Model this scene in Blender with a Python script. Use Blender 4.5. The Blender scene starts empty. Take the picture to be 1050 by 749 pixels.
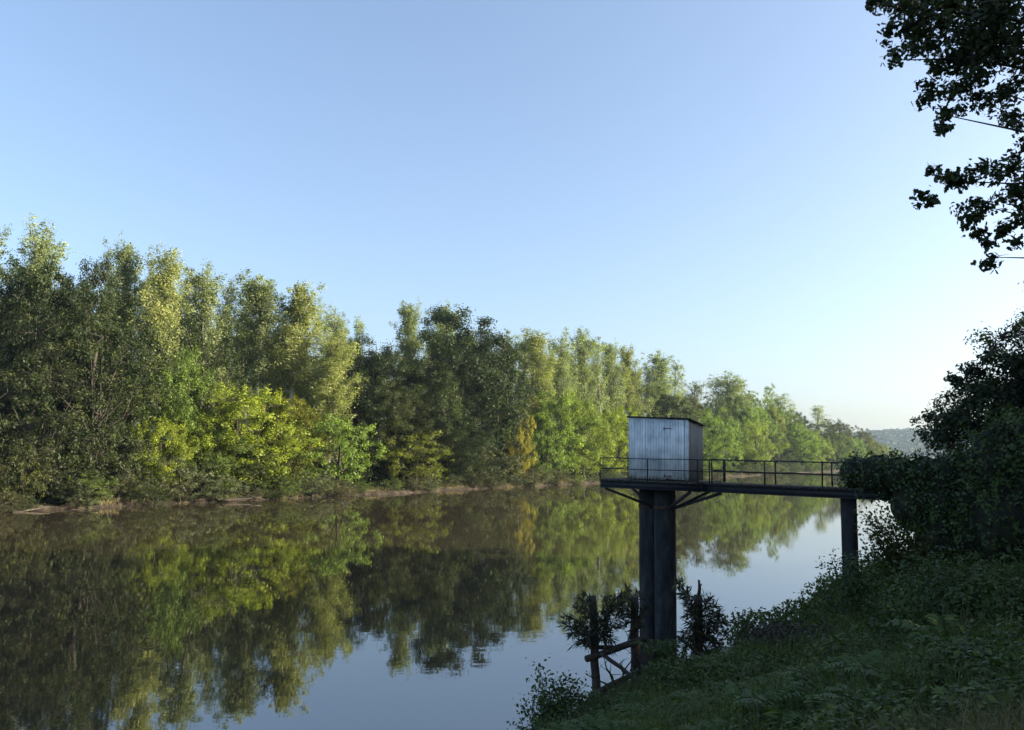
import bpy, math, random
import numpy as np
from mathutils import Vector, Matrix

R = math.radians
rng = np.random.default_rng(11)
random.seed(5)
scene = bpy.context.scene
COL = scene.collection

# ------------------------------------------------------------------ camera
FPX, CX, CY = 800.0, 525.0, 374.5
PITCH, ROLL = R(6.1), R(0.8)
EYE = Vector((0, 0, 6.8))
Fv = Vector((0, math.cos(PITCH), math.sin(PITCH)))
R0 = Vector((1, 0, 0)); U0 = R0.cross(Fv)
Rv = R0 * math.cos(ROLL) + U0 * math.sin(ROLL)
Uv = U0 * math.cos(ROLL) - R0 * math.sin(ROLL)
cam_data = bpy.data.cameras.new('camera')
cam = bpy.data.objects.new('camera', cam_data); COL.objects.link(cam)
cam.matrix_world = Matrix((
    (Rv.x, Uv.x, -Fv.x, EYE.x), (Rv.y, Uv.y, -Fv.y, EYE.y), (Rv.z, Uv.z, -Fv.z, EYE.z), (0, 0, 0, 1)))
cam_data.sensor_fit = 'HORIZONTAL'; cam_data.sensor_width = 36
cam_data.lens = 36 * FPX / 1050
cam_data.clip_start = 0.1; cam_data.clip_end = 6000
scene.camera = cam

def ray(px, py):
    return Fv + Rv * ((px - CX) / FPX) + Uv * ((CY - py) / FPX)
def P(px, py, D):
    r = ray(px, py)
    return EYE + r * (D / r.y)
def PZ(px, py, z):
    r = ray(px, py)
    return EYE + r * ((z - EYE.z) / r.z)

# river frame: a runs along the river, b across it towards the near bank
AL = np.array((0.62, 0.7846)); AC = np.array((0.7846, -0.62))
B_NEAR, B_FAR = -11.8, -85.0
def ab(x, y):
    return x * AL[0] + y * AL[1], x * AC[0] + y * AC[1]
def xy(a, b):
    return a * AL[0] + b * AC[0], a * AL[1] + b * AC[1]
def sstep(e0, e1, x):
    t = np.clip((x - e0) / (e1 - e0), 0, 1)
    return t * t * (3 - 2 * t)
def wob(x, y, f):
    return (np.sin(x * f + 1.3) * np.cos(y * f * 1.13 + .4) + .5 * np.sin(x * f * 2.3 + y * f * 1.7 + 2.1)
            + .3 * np.sin(x * f * 4.1 - y * f * 3.7))
def height(x, y):
    x = np.asarray(x, float); y = np.asarray(y, float)
    a, b = ab(x, y)
    s = b - B_NEAR + .5 * wob(a, a * .3, .22)
    near = np.where(s < 0, np.maximum(-2.2, .45 * s), 5.15 * sstep(-3.0, 14.5, s) - 5.15 * float(sstep(-3.0, 14.5, 0.0)) + .02 * np.maximum(s - 14, 0))
    near = near + np.where(s > 0, .16 * wob(x, y, .7) * np.clip(s / 3, 0, 1), 0)
    t = (B_FAR - b) + .9 * wob(a, a * .2, .12) + .35 * wob(a, a * .5, .55)
    far = np.where(t < 0, np.maximum(-2.2, .4 * t), np.maximum(.42 * sstep(0, 1.2, t), 0) + 1.7 * sstep(1.2, 34, t) + .004 * np.maximum(t - 40, 0))
    far = far + np.where(t > 0, .14 * wob(x, y, .9) * np.clip(t / 1.5, 0, 1), 0)
    z = np.where(b > (B_NEAR + B_FAR) / 2, near, far)
    ridge = sstep(1500, 2150, a) * (50 + 6 * wob(x, y, .004) + 3 * wob(x, y, .013))
    return z + ridge
def hz(x, y):
    return float(height(x, y))

# ------------------------------------------------------------------ helpers
def tag(o, label=None, cat=None, group=None, kind=None):
    if label: o['label'] = label
    if cat: o['category'] = cat
    if group: o['group'] = group
    if kind: o['kind'] = kind
    return o
def empty(name, loc, rz=0, **kw):
    o = bpy.data.objects.new(name, None); COL.objects.link(o)
    o.location = loc; o.rotation_euler = (0, 0, rz); o.empty_display_size = .3
    return tag(o, **kw)
def link(name, me, mat=None, parent=None):
    if mat is not None and not me.materials: me.materials.append(mat)
    o = bpy.data.objects.new(name, me); COL.objects.link(o)
    if parent: o.parent = parent
    return o

def np_mesh(name, V, F, smooth=False, tint=None):
    """V (n,3), F (m,k) with one k for all, or a list of such"""
    me = bpy.data.meshes.new(name)
    Fs = F if isinstance(F, list) else [F]
    Fs = [f for f in Fs if len(f)]
    loops = np.concatenate([f.ravel() for f in Fs]).astype(np.int32)
    sizes = np.concatenate([np.full(len(f), f.shape[1]) for f in Fs]).astype(np.int32)
    starts = np.concatenate(([0], np.cumsum(sizes)[:-1])).astype(np.int32)
    me.vertices.add(len(V)); me.vertices.foreach_set('co', np.ascontiguousarray(V, dtype=np.float32).ravel())
    me.loops.add(len(loops)); me.loops.foreach_set('vertex_index', loops)
    me.polygons.add(len(sizes)); me.polygons.foreach_set('loop_start', starts)
    me.polygons.foreach_set('loop_total', sizes)
    if smooth: me.polygons.foreach_set('use_smooth', np.ones(len(sizes), bool))
    if tint is not None:
        at = me.attributes.new('tint', 'FLOAT', 'FACE'); at.data.foreach_set('value', np.asarray(tint, np.float32))
    me.update(calc_edges=True); me.validate()
    return me

class MB:
    """collects boxes, bars and tubes into one mesh"""
    def __init__(self): self.V = []; self.F = []; self.n = 0
    def add(self, V, F):
        self.V.append(np.asarray(V, float)); self.F.append(np.asarray(F) + self.n); self.n += len(V)
    def box(self, c, sx, sy, sz, X=(1, 0, 0), Y=(0, 1, 0), Z=(0, 0, 1)):
        X, Y, Z, c = map(np.asarray, (X, Y, Z, c))
        V = [c + X * sx * i / 2 + Y * sy * j / 2 + Z * sz * k / 2 for i in (-1, 1) for j in (-1, 1) for k in (-1, 1)]
        F = [(0, 1, 3, 2), (4, 6, 7, 5), (0, 4, 5, 1), (2, 3, 7, 6), (0, 2, 6, 4), (1, 5, 7, 3)]
        if np.dot(np.cross(X, Y), Z) < 0: F = [f[::-1] for f in F]
        self.add(V, F)
    def bar(self, p, q, w, h=None):
        p, q = np.asarray(p, float), np.asarray(q, float); d = q - p; L = np.linalg.norm(d); d /= L
        up = np.array((0, 0, 1.)) if abs(d[2]) < .95 else np.array((1., 0, 0))
        s = np.cross(d, up); s /= np.linalg.norm(s); u = np.cross(s, d)
        self.box((p + q) / 2, L, w, h or w, d, s, u)
    def tube(self, pts, radii, n=8, jit=0.0, cap=True):
        pts = np.asarray(pts, float); m = len(pts); V = []
        for i in range(m):
            d = pts[min(i + 1, m - 1)] - pts[max(i - 1, 0)]; d = d / (np.linalg.norm(d) + 1e-9)
            up = np.array((0, 0, 1.)) if abs(d[2]) < .9 else np.array((1., 0, 0))
            s = np.cross(d, up); s /= np.linalg.norm(s); u = np.cross(s, d)
            for k in range(n):
                t = 2 * math.pi * k / n
                r = radii[i] * (1 + jit * rng.normal())
                V.append(pts[i] + (s * math.cos(t) + u * math.sin(t)) * r)
        base = self.n
        F = [(i * n + k, i * n + (k + 1) % n, (i + 1) * n + (k + 1) % n, (i + 1) * n + k) for i in range(m - 1) for k in range(n)]
        self.V.append(np.array(V)); self.F.append(np.array(F) + base); self.n += len(V)
        if cap:
            c0 = self.n; self.V.append(np.array([pts[0], pts[-1]])); self.n += 2
            T = [(base + (k + 1) % n, base + k, c0, c0) for k in range(n)]
            o = base + (m - 1) * n
            T += [(o + k, o + (k + 1) % n, c0 + 1, c0 + 1) for k in range(n)]
            self.tri = getattr(self, 'tri', []) + [t[:3] for t in T]
    def mesh(self, name, smooth=False):
        V = np.concatenate(self.V); F = [np.concatenate(self.F)]
        if getattr(self, 'tri', None): F.append(np.array(self.tri))
        return np_mesh(name, V, F, smooth)
    def build(self, name, mat, parent=None, smooth=False, bevel=0):
        o = link(name, self.mesh(name, smooth), mat, parent)
        if bevel:
            b = o.modifiers.new('bevel', 'BEVEL'); b.width = bevel; b.segments = 1; b.limit_method = 'ANGLE'
        return o

# ------------------------------------------------------------------ materials
def nodes(name):
    m = bpy.data.materials.new(name); m.use_nodes = True
    nt = m.node_tree; nt.nodes.clear()
    out = nt.nodes.new('ShaderNodeOutputMaterial')
    return m, nt, out
def N(nt, typ, **kw):
    n = nt.nodes.new(typ)
    for k, v in kw.items():
        if k in n.inputs: n.inputs[k].default_value = v
        else: setattr(n, k, v)
    return n
def ramp(nt, stops):
    n = nt.nodes.new('ShaderNodeValToRGB'); e = n.color_ramp.elements
    while len(e) > 1: e.remove(e[-1])
    e[0].position, e[0].color = stops[0][0], (*stops[0][1], 1)
    for p, c in stops[1:]:
        x = e.new(p); x.color = (*c, 1)
    return n

def leaf_mat(name, color=None, var=.45, hue=(1.1, 1.04, .75), transl=.42, rough=.55, spec=.25):
    """leaf colour from the object's own colour (or a fixed one), varied leaf by leaf with the stored tint"""
    m, nt, out = nodes(name); L = nt.links
    at = N(nt, 'ShaderNodeAttribute', attribute_name='tint')
    if color is None:
        oi = N(nt, 'ShaderNodeObjectInfo'); src = oi.outputs['Color']
    else:
        rgb = N(nt, 'ShaderNodeRGB'); rgb.outputs[0].default_value = (*color, 1); src = rgb.outputs[0]
    rp = ramp(nt, [(0, (1 - var,) * 3), (.55, (1, 1, 1)), (1, tuple((1 + var) * h for h in hue))])
    L.new(at.outputs['Fac'], rp.inputs['Fac'])
    mx = N(nt, 'ShaderNodeMix', data_type='RGBA', blend_type='MULTIPLY'); mx.inputs[0].default_value = 1
    L.new(src, mx.inputs[6]); L.new(rp.outputs[0], mx.inputs[7])
    bs = N(nt, 'ShaderNodeBsdfPrincipled', Roughness=rough); bs.inputs['Specular IOR Level'].default_value = spec
    L.new(mx.outputs[2], bs.inputs['Base Color'])
    tr = N(nt, 'ShaderNodeBsdfTranslucent')
    wm = N(nt, 'ShaderNodeMix', data_type='RGBA', blend_type='MULTIPLY'); wm.inputs[0].default_value = 1
    wm.inputs[7].default_value = (1.15, 1.3, .5, 1)
    L.new(mx.outputs[2], wm.inputs[6]); L.new(wm.outputs[2], tr.inputs['Color'])
    sh = N(nt, 'ShaderNodeMixShader'); sh.inputs[0].default_value = transl
    L.new(bs.outputs[0], sh.inputs[1]); L.new(tr.outputs[0], sh.inputs[2]); L.new(sh.outputs[0], out.inputs['Surface'])
    return m

def rough_mat(name, stops, scale=6.0, detail=6, rough=.85, bump=.3, stretch=(1, 1, 1), spec=.25, bdist=.02, coord='Object'):
    m, nt, out = nodes(name); L = nt.links
    tc = N(nt, 'ShaderNodeTexCoord'); mp = N(nt, 'ShaderNodeMapping'); mp.inputs['Scale'].default_value = stretch
    L.new(tc.outputs[coord], mp.inputs['Vector'])
    no = N(nt, 'ShaderNodeTexNoise', Scale=scale, Detail=detail, Roughness=.65); L.new(mp.outputs[0], no.inputs['Vector'])
    rp = ramp(nt, stops); L.new(no.outputs['Fac'], rp.inputs['Fac'])
    bs = N(nt, 'ShaderNodeBsdfPrincipled', Roughness=rough); bs.inputs['Specular IOR Level'].default_value = spec
    L.new(rp.outputs[0], bs.inputs['Base Color'])
    bp = N(nt, 'ShaderNodeBump', Strength=bump, Distance=bdist); L.new(no.outputs['Fac'], bp.inputs['Height'])
    L.new(bp.outputs[0], bs.inputs['Normal']); L.new(bs.outputs[0], out.inputs['Surface'])
    return m

LEAF = leaf_mat('leaf_foliage')
M_BARK = rough_mat('bark_dark', [(.3, (.022, .019, .014)), (.7, (.065, .055, .044))], 5, stretch=(2, 2, .4))
M_PALEBARK = rough_mat('bark_pale', [(.3, (.09, .08, .062)), (.6, (.2, .18, .145)), (.8, (.27, .25, .21))], 4, stretch=(2, 2, .5))
M_WHITEBARK = rough_mat('bark_white', [(.3, (.2, .19, .16)), (.6, (.42, .4, .34)), (.8, (.5, .48, .42))], 4, stretch=(2, 2, .5))
M_DEADWOOD = rough_mat('dead_wood', [(.3, (.02, .017, .014)), (.7, (.075, .06, .048))], 7, stretch=(1, 1, 1))
M_STEEL = rough_mat('painted_rusty_steel', [(.35, (.01, .012, .016)), (.62, (.02, .022, .026)), (.78, (.04, .026, .018))], 5, rough=.6, bump=.15, spec=.3)
M_PILLAR = rough_mat('stained_concrete', [(.3, (.012, .013, .015)), (.6, (.028, .029, .03)), (.8, (.05, .048, .044))], 2.2, stretch=(1, 1, .35), bump=.25)
M_PILLAR = rough_mat('stained_concrete', [(.3, (.008, .01, .012)), (.5, (.024, .026, .028)), (.66, (.05, .05, .05)), (.75, (.085, .08, .072))], 3.2, detail=9, stretch=(1, 1, .3), bump=.5)
M_DECK = rough_mat('deck_planks', [(.3, (.03, .026, .022)), (.7, (.09, .078, .065))], 6, stretch=(3, .6, 1))
M_ROOF = rough_mat('dark_roof_sheet', [(.3, (.02, .02, .021)), (.7, (.05, .046, .042))], 4, rough=.7)
M_RUST = rough_mat('rusty_iron', [(.3, (.03, .018, .012)), (.7, (.09, .045, .025))], 14, rough=.8)
M_STRAW = leaf_mat('dry_straw', (.12, .11, .055), var=.5, hue=(1.1, 1, .85), transl=.15)

# ------------------------------------------------------------------ world, sun
SUN_AZ, SUN_EL = 92.0, 17.0     # degrees clockwise from the viewing direction, degrees above the horizon
w = bpy.data.worlds.new('World'); scene.world = w; w.use_nodes = True
nt = w.node_tree; bg = nt.nodes['Background']
sky = nt.nodes.new('ShaderNodeTexSky'); sky.sky_type = 'NISHITA'; sky.sun_disc = False
sky.sun_elevation = R(SUN_EL); sky.sun_rotation = R(SUN_AZ)
sky.altitude = 30; sky.air_density = .85; sky.dust_density = 3.2; sky.ozone_density = 2.6
gm = nt.nodes.new('ShaderNodeGamma'); gm.inputs['Gamma'].default_value = .82
nt.links.new(sky.outputs[0], gm.inputs['Color']); nt.links.new(gm.outputs[0], bg.inputs['Color']); bg.inputs['Strength'].default_value = .112
sd = bpy.data.lights.new('sun', 'SUN'); sd.energy = 5; sd.angle = R(.53); sd.color = (1, .88, .66)
so = bpy.data.objects.new('sun', sd); COL.objects.link(so)
to_sun = Vector((math.sin(R(SUN_AZ)) * math.cos(R(SUN_EL)), math.cos(R(SUN_AZ)) * math.cos(R(SUN_EL)), math.sin(R(SUN_EL))))
so.rotation_euler = to_sun.to_track_quat('Z', 'Y').to_euler(); so.location = (60, 0, 60)
scene.view_settings.view_transform = 'Standard'; scene.view_settings.look = 'None'
scene.view_settings.exposure = 1.95; scene.view_settings.gamma = 1; scene.view_settings.use_curve_mapping = False
cy = scene.cycles
cy.max_bounces = 6; cy.diffuse_bounces = 3; cy.glossy_bounces = 3; cy.transmission_bounces = 4; cy.volume_bounces = 1
cy.use_denoising = True
try:
    cy.denoiser = 'OPENIMAGEDENOISE'; cy.denoising_input_passes = 'RGB_ALBEDO_NORMAL'; cy.denoising_prefilter = 'ACCURATE'
except Exception: pass
cy.sample_clamp_indirect = 4

# ------------------------------------------------------------------ ground, water
def axis(pieces):
    out = []
    for lo, hi, st in pieces: out += list(np.arange(lo, hi, st))
    return np.array(out + [pieces[-1][1]])
av = axis([(-900, -200, 40), (-200, -30, 5), (-30, 60, .7), (60, 420, 3), (420, 1400, 30), (1400, 2300, 14), (2300, 3000, 60)])
bv = axis([(-1500, -300, 50), (-300, -120, 6), (-120, -90, 1.2), (-90, -80, .35), (-80, -16, 8), (-16, 14, .5), (14, 60, 3), (60, 400, 14), (400, 1300, 50)])
A_, B_ = np.meshgrid(av, bv, indexing='ij')
X_, Y_ = xy(A_, B_)
Vg = np.stack([X_, Y_, height(X_, Y_)], -1).reshape(-1, 3)
nb = len(bv); i, j = np.meshgrid(np.arange(len(av) - 1), np.arange(nb - 1), indexing='ij')
Fg = np.stack([i * nb + j, i * nb + j + 1, (i + 1) * nb + j + 1, (i + 1) * nb + j], -1).reshape(-1, 4)[:, ::-1]
def ground_material():
    m, nt, out = nodes('bank_earth'); L = nt.links
    geo = N(nt, 'ShaderNodeNewGeometry')
    n1 = N(nt, 'ShaderNodeTexNoise', Scale=.9, Detail=8, Roughness=.7); L.new(geo.outputs['Position'], n1.inputs['Vector'])
    n2 = N(nt, 'ShaderNodeTexNoise', Scale=.12, Detail=4); L.new(geo.outputs['Position'], n2.inputs['Vector'])
    mud = ramp(nt, [(.34, (.01, .008, .006)), (.5, (.035, .027, .019)), (.64, (.085, .066, .046))]); L.new(n1.outputs[0], mud.inputs[0])
    gr = ramp(nt, [(.3, (.018, .024, .01)), (.7, (.05, .06, .022))]); L.new(n1.outputs[0], gr.inputs[0])
    sep = N(nt, 'ShaderNodeSeparateXYZ'); L.new(geo.outputs['Position'], sep.inputs[0])
    ad = N(nt, 'ShaderNodeMath', operation='MULTIPLY_ADD'); ad.inputs[1].default_value = 1.1; L.new(n1.outputs[0], ad.inputs[0]); L.new(sep.outputs['Z'], ad.inputs[2])
    mr = N(nt, 'ShaderNodeMapRange'); mr.inputs[1].default_value = .9; mr.inputs[2].default_value = 1.25; L.new(ad.outputs[0], mr.inputs[0])
    mx = N(nt, 'ShaderNodeMix', data_type='RGBA'); L.new(mr.outputs[0], mx.inputs[0]); L.new(mud.outputs[0], mx.inputs[6]); L.new(gr.outputs[0], mx.inputs[7])
    bs = N(nt, 'ShaderNodeBsdfPrincipled', Roughness=.85); bs.inputs['Specular IOR Level'].default_value = .2
    L.new(mx.outputs[2], bs.inputs['Base Color'])
    bp = N(nt, 'ShaderNodeBump', Strength=1, Distance=.45); L.new(n1.outputs[0], bp.inputs['Height']); L.new(bp.outputs[0], bs.inputs['Normal'])
    L.new(bs.outputs[0], out.inputs['Surface'])
    return m
tag(link('ground', np_mesh('ground', Vg, Fg, True), ground_material()), kind='structure')

def water_material():
    m, nt, out = nodes('river_water'); L = nt.links
    geo = N(nt, 'ShaderNodeNewGeometry')
    mp = N(nt, 'ShaderNodeMapping'); mp.inputs['Rotation'].default_value = (0, 0, R(-20)); mp.inputs['Scale'].default_value = (1, 1.5, 1)
    L.new(geo.outputs['Position'], mp.inputs['Vector'])
    n1 = N(nt, 'ShaderNodeTexNoise', Scale=1.1, Detail=2.5, Roughness=.5); L.new(mp.outputs[0], n1.inputs['Vector'])
    n2 = N(nt, 'ShaderNodeTexNoise', Scale=.05, Detail=2); L.new(geo.outputs['Position'], n2.inputs['Vector'])
    st = N(nt, 'ShaderNodeMapRange'); st.inputs[1].default_value = .38; st.inputs[2].default_value = .65; st.inputs[3].default_value = .006; st.inputs[4].default_value = .03
    L.new(n2.outputs[0], st.inputs[0])
    bp = N(nt, 'ShaderNodeBump', Distance=.1); L.new(st.outputs[0], bp.inputs['Strength']); L.new(n1.outputs[0], bp.inputs['Height'])
    n3 = N(nt, 'ShaderNodeTexNoise', Scale=.03, Detail=3); L.new(geo.outputs['Position'], n3.inputs['Vector'])
    rp = ramp(nt, [(.35, (.026, .021, .013)), (.65, (.036, .03, .019))]); L.new(n3.outputs[0], rp.inputs[0])
    bs = N(nt, 'ShaderNodeBsdfPrincipled', Roughness=.02, IOR=3.0)
    L.new(rp.outputs[0], bs.inputs['Base Color']); L.new(bp.outputs[0], bs.inputs['Normal'])
    L.new(bs.outputs[0], out.inputs['Surface'])
    return m
cs = [xy(-890, -92), xy(-890, -5), xy(1700, -5), xy(1700, -92)]
tag(link('river_water', np_mesh('river_water', np.array([(x, y, 0) for x, y in cs]), np.array([(0, 1, 2, 3)])), water_material()), kind='structure')

# ------------------------------------------------------------------ leaf cards
RHOMB = np.array(((0, -.5, 0), (.3, -.02, .05), (0, .5, -.04), (-.3, -.02, .05)))
def lobed(n=12, deep=.45, wide=.6):
    pts = []
    for k in range(n):
        t = 2 * math.pi * k / n
        r = .5 * (1 - deep * (k % 2))
        pts.append((math.sin(t) * r * wide * 1.2, -math.cos(t) * r, .04 * (k % 2)))
    return np.array(pts)
OAKLEAF = np.array(((0, -.5, 0), (.1, -.3, .02), (.2, -.22, .05), (.13, -.08, .02), (.3, .05, .05), (.18, .16, .02), (.26, .34, .04), (0, .5, -.03),
                    (-.26, .34, .04), (-.18, .16, .02), (-.3, .05, .05), (-.13, -.08, .02), (-.2, -.22, .05), (-.1, -.3, .02)))
IVYLEAF = np.array(((0, -.35, 0), (.36, -.3, .05), (.3, .05, .03), (0, .5, -.05), (-.3, .05, .03), (-.36, -.3, .05)))
BLADE = np.array(((-.5, 0, 0), (.5, 0, 0), (.3, .55, .0), (0, 1, 0), (-.3, .55, .0)))

def cards(C, Nrm, size, shape, axis_dir=None, aspect=None):
    """one polygon per point: C centres, Nrm normals, size scalars"""
    n = len(C); Nrm = Nrm / (np.linalg.norm(Nrm, axis=1, keepdims=True) + 1e-9)
    ref = axis_dir if axis_dir is not None else rng.normal(size=(n, 3))
    T = ref - Nrm * np.sum(ref * Nrm, axis=1, keepdims=True)
    T /= (np.linalg.norm(T, axis=1, keepdims=True) + 1e-9)
    S = np.cross(T, Nrm)
    k = len(shape); size = np.broadcast_to(size, (n,))
    asp = np.broadcast_to(1.0 if aspect is None else aspect, (n,))
    V = (C[:, None, :] + S[:, None, :] * (shape[None, :, 0, None] * (size * asp)[:, None, None])
         + T[:, None, :] * (shape[None, :, 1, None] * size[:, None, None])
         + Nrm[:, None, :] * (shape[None, :, 2, None] * size[:, None, None]))
    return V.reshape(-1, 3), np.arange(n * k).reshape(n, k)
def unit(n):
    v = rng.normal(size=(n, 3)); return v / np.linalg.norm(v, axis=1, keepdims=True)

# ------------------------------------------------------------------ trees
def crown_mesh(name, clumps, L, per, flat=.75, up=.35, shell=.45, rand=.7, droop=0.0, shape=RHOMB):
    """clumps: rows x, y, z, rx, rz ; per = leaves per square metre of clump surface"""
    Cs, Ns, Ts, Ss = [], [], [], []
    for (x, y, z, rx, rz) in clumps:
        n = max(8, int(per * 4 * rx * (rx + rz) / 2 * 3.14 * .6))
        u = unit(n)
        rad = (1 - shell * rng.random(n) ** 1.5) * (1 + .22 * rng.normal(size=n))
        p = u * rad[:, None] * np.array((rx, rx, rz))
        p[:, 2] -= droop * (np.hypot(p[:, 0], p[:, 1])) ** 1.3
        Cs.append(p + (x, y, z))
        out = u + rand * rng.normal(size=(n, 3)) + np.array((0, 0, up))
        Ns.append(out); Ts.append(np.clip(rng.normal(.5, .22) + rng.normal(0, .17, n), 0, 1)); Ss.append(np.full(n, rng.uniform(.72, 1.3)))
    C = np.concatenate(Cs); C[:, 2] = np.maximum(C[:, 2], .15)
    V, F = cards(C, np.concatenate(Ns), L * np.concatenate(Ss) * rng.uniform(.65, 1.3, len(C)), shape)
    me = np_mesh(name, V, F, False, np.concatenate(Ts)); me.materials.append(LEAF)
    return me, C

def wiggle(p, q, m, amp):
    t = np.linspace(0, 1, m)[:, None]; pts = np.asarray(p) * (1 - t) + np.asarray(q) * t
    o = np.cumsum(rng.normal(0, amp, (m, 3)), axis=0); o[:, 2] *= .3
    o -= t * o[-1]; return pts + o

BROAD = dict(   # height, radius, lobes, lobe radius, sub-clumps per lobe, sub radius, leaf, per, flat, up, droop
    oak=(20., 7.0, 19, 3.0, 16, (.6, 1.2), .22, 56, .85, .4, 0), ash=(20., 7.4, 18, 2.7, 14, (.45, .85), .24, 36, 1.0, .3, .04),
    maple=(12., 6.0, 17, 2.1, 14, (.4, .8), .2, 62, .7, .55, 0), bush=(8., 4.6, 15, 1.55, 12, (.3, .55), .2, 52, .8, .4, 0), willow=(6., 4.5, 13, 1.5, 12, (.3, .55), .18, 56, .8, .1, .22))
def make_species(kind, v):
    """returns (trunk mesh, crown mesh, height, width)"""
    mb = MB(); cl = []
    if 'poplar' in kind:
        full = kind != 'thin_poplar'; z0 = .42 if kind == 'bare_poplar' else .16
        H = 25.; Rm = 3.0 if full else 2.3; n = 46 if full else 26
        lean = rng.normal(0, .5, 2)
        for i in range(n):                               # upright plumes of leaves around the stem
            zn = z0 + (.9 - z0) * ((i + rng.random()) / n) ** .9
            prof = math.sin(math.pi * min(1, .12 + .86 * zn)) ** .6
            an = i * 2.4 + rng.normal(0, .5); ln = rng.uniform(3.0, 6.0) * (1 - .45 * zn); spread = Rm * prof * rng.uniform(.25, 1.1)
            zb = H * zn; b = np.array((lean[0] * zn, lean[1] * zn, zb))
            tip = b + np.array((math.cos(an) * spread, math.sin(an) * spread, min(ln, H - zb - .2)))
            m = 6
            for j in range(m):
                q = (j + .6) / m; r = rng.uniform(.5, .95) * (1 - .6 * q ** 2) * (1 if full else .85)
                p = b + (tip - b) * np.array((q ** .7, q ** .7, q)) + rng.normal(0, .28, 3)
                cl.append((*p, r, r * rng.uniform(1.1, 1.7)))
            if i % 3 == 0: mb.tube(wiggle(b - (0, 0, 1.2), tip, 4, .06), (.06, .045, .03, .01), 5, cap=False)
        mb.tube(wiggle((0, 0, -.5), (lean[0], lean[1], H * .93), 9, .12), np.linspace(.3, .03, 9), 7)
        cl = np.array(cl)
        me, C = crown_mesh(kind + '_crown', cl, .18, 33 if full else 26, up=.3, shell=.85, rand=.9)
        bark = M_WHITEBARK if kind == 'bare_poplar' else M_PALEBARK
    else:
        H, Rm, nl, lr, ns, sr, L, per, flat, up, droop = BROAD[kind]
        zc, hz_ = H * .5, H * .5
        for i in range(nl + 4):
            u = unit(1)[0]
            k = .62 if i < nl else .2
            if i < nl:                                   # lobes spread evenly over the crown
                ph = math.acos(1 - 2 * (i + .5) / nl); th = i * 2.4 + v + rng.normal(0, .25)
                u = np.array((math.sin(ph) * math.cos(th), math.sin(ph) * math.sin(th), math.cos(ph)))
                k = rng.uniform(.58, .78)
            w_ = 1.0 if u[2] > 0 else .95
            c = np.array((u[0] * Rm * k * w_, u[1] * Rm * k * w_, zc + u[2] * (hz_ - lr * flat * .8) * rng.uniform(.85, 1.0)))
            c[2] = max(c[2], lr * .45)
            R_ = lr * rng.uniform(.75, 1.25)
            mb.tube(wiggle((0, 0, min(c[2] * .6, rng.uniform(.1, .45) * H)), c, 5, .12), np.array((.2, .15, .1, .06, .02)) * H / 36, 6, cap=False)
            for j in range(ns):
                d = unit(1)[0]; d[2] *= flat
                p = c + d * R_ * rng.uniform(.55, 1.0) * np.array((1, 1, .9)); r = rng.uniform(*sr)
                if kind == 'maple' and d[2] > .3 and rng.random() < .5: cl.append((p[0], p[1], min(H - .2, p[2] + .7), r * .6, r * 1.3))
                cl.append((p[0], p[1], min(max(p[2], .3), H - .3), r, r * .8))
                if j % 5 == 0: mb.tube(wiggle(c, p, 3, .06), (.035, .02, .008), 4, cap=False)
        mb.tube(wiggle((0, 0, -.5), (0.02 * H, .01 * H, .7 * H), 7, .012 * H), np.linspace(.026, .006, 7) * H, 9)
        cl = np.array(cl)
        me, C = crown_mesh(kind + '_crown', cl, L, per * .55, up=up, shell=.8, rand=.5, droop=droop)
        bark = M_BARK
    tr = mb.mesh(kind + '_trunk', True); tr.materials.append(bark)
    W = 2 * np.percentile(np.hypot(C[:, 0], C[:, 1]), 93)
    return tr, me, float(np.percentile(C[:, 2], 99.7)), float(W)

NVAR = dict(bare_poplar=2, poplar=5, thin_poplar=3, oak=4, ash=4, maple=4, bush=4, willow=3)
SPEC = {k: [make_species(k, v) for v in range(n)] for k, n in NVAR.items()}
TREE_NAME = dict(bare_poplar='poplar_tree', poplar='poplar_tree', thin_poplar='poplar_tree', oak='oak_tree', ash='ash_tree', maple='maple_tree', bush='bush', willow='willow_shrub')
TREE_CAT = dict(bare_poplar='tree', poplar='tree', thin_poplar='tree', oak='tree', ash='tree', maple='tree', bush='bush', willow='shrub')
_count = {}
def plant(kind, x, y, H, W, color, label, group=None, sink=.1, lean=None):
    k = _count.get(kind, 0); _count[kind] = k + 1
    tr, cr, h0, w0 = SPEC[kind][k % len(SPEC[kind])]
    z = hz(x, y) - sink
    t = empty(TREE_NAME[kind], (x, y, z), random.uniform(0, 6.283), label=label, cat=TREE_CAT[kind], group=group)
    if lean: t.rotation_euler = (lean[0], lean[1], t.rotation_euler[2])
    sc = (W / w0, W / w0, H / h0)
    a = link('trunk', tr, None, t); b = link('crown', cr, None, t)
    for o in (a, b): o.scale = sc
    v = random.uniform(.9, 1.12)
    b.color = (color[0] * v, color[1] * v, color[2] * v, 1)
    return t
def far_xy(px, s):
    r = ray(px, 462); u = r.x / r.y
    D = (-B_FAR + s) / (AC[1] * -1 - AC[0] * u)
    return u * D, D
def far_plant(px, s, top, wpx, kind, color, label, group=None, lean=None):
    x, y = far_xy(px, s)
    r = ray(px, top); zt = EYE.z + r.z * y / r.y
    H = zt - hz(x, y); W = wpx / FPX * y * (1.12 if 'poplar' in kind else 1.12)
    return plant(kind, x, y, H, W, color, label, group, lean=lean)

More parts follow.
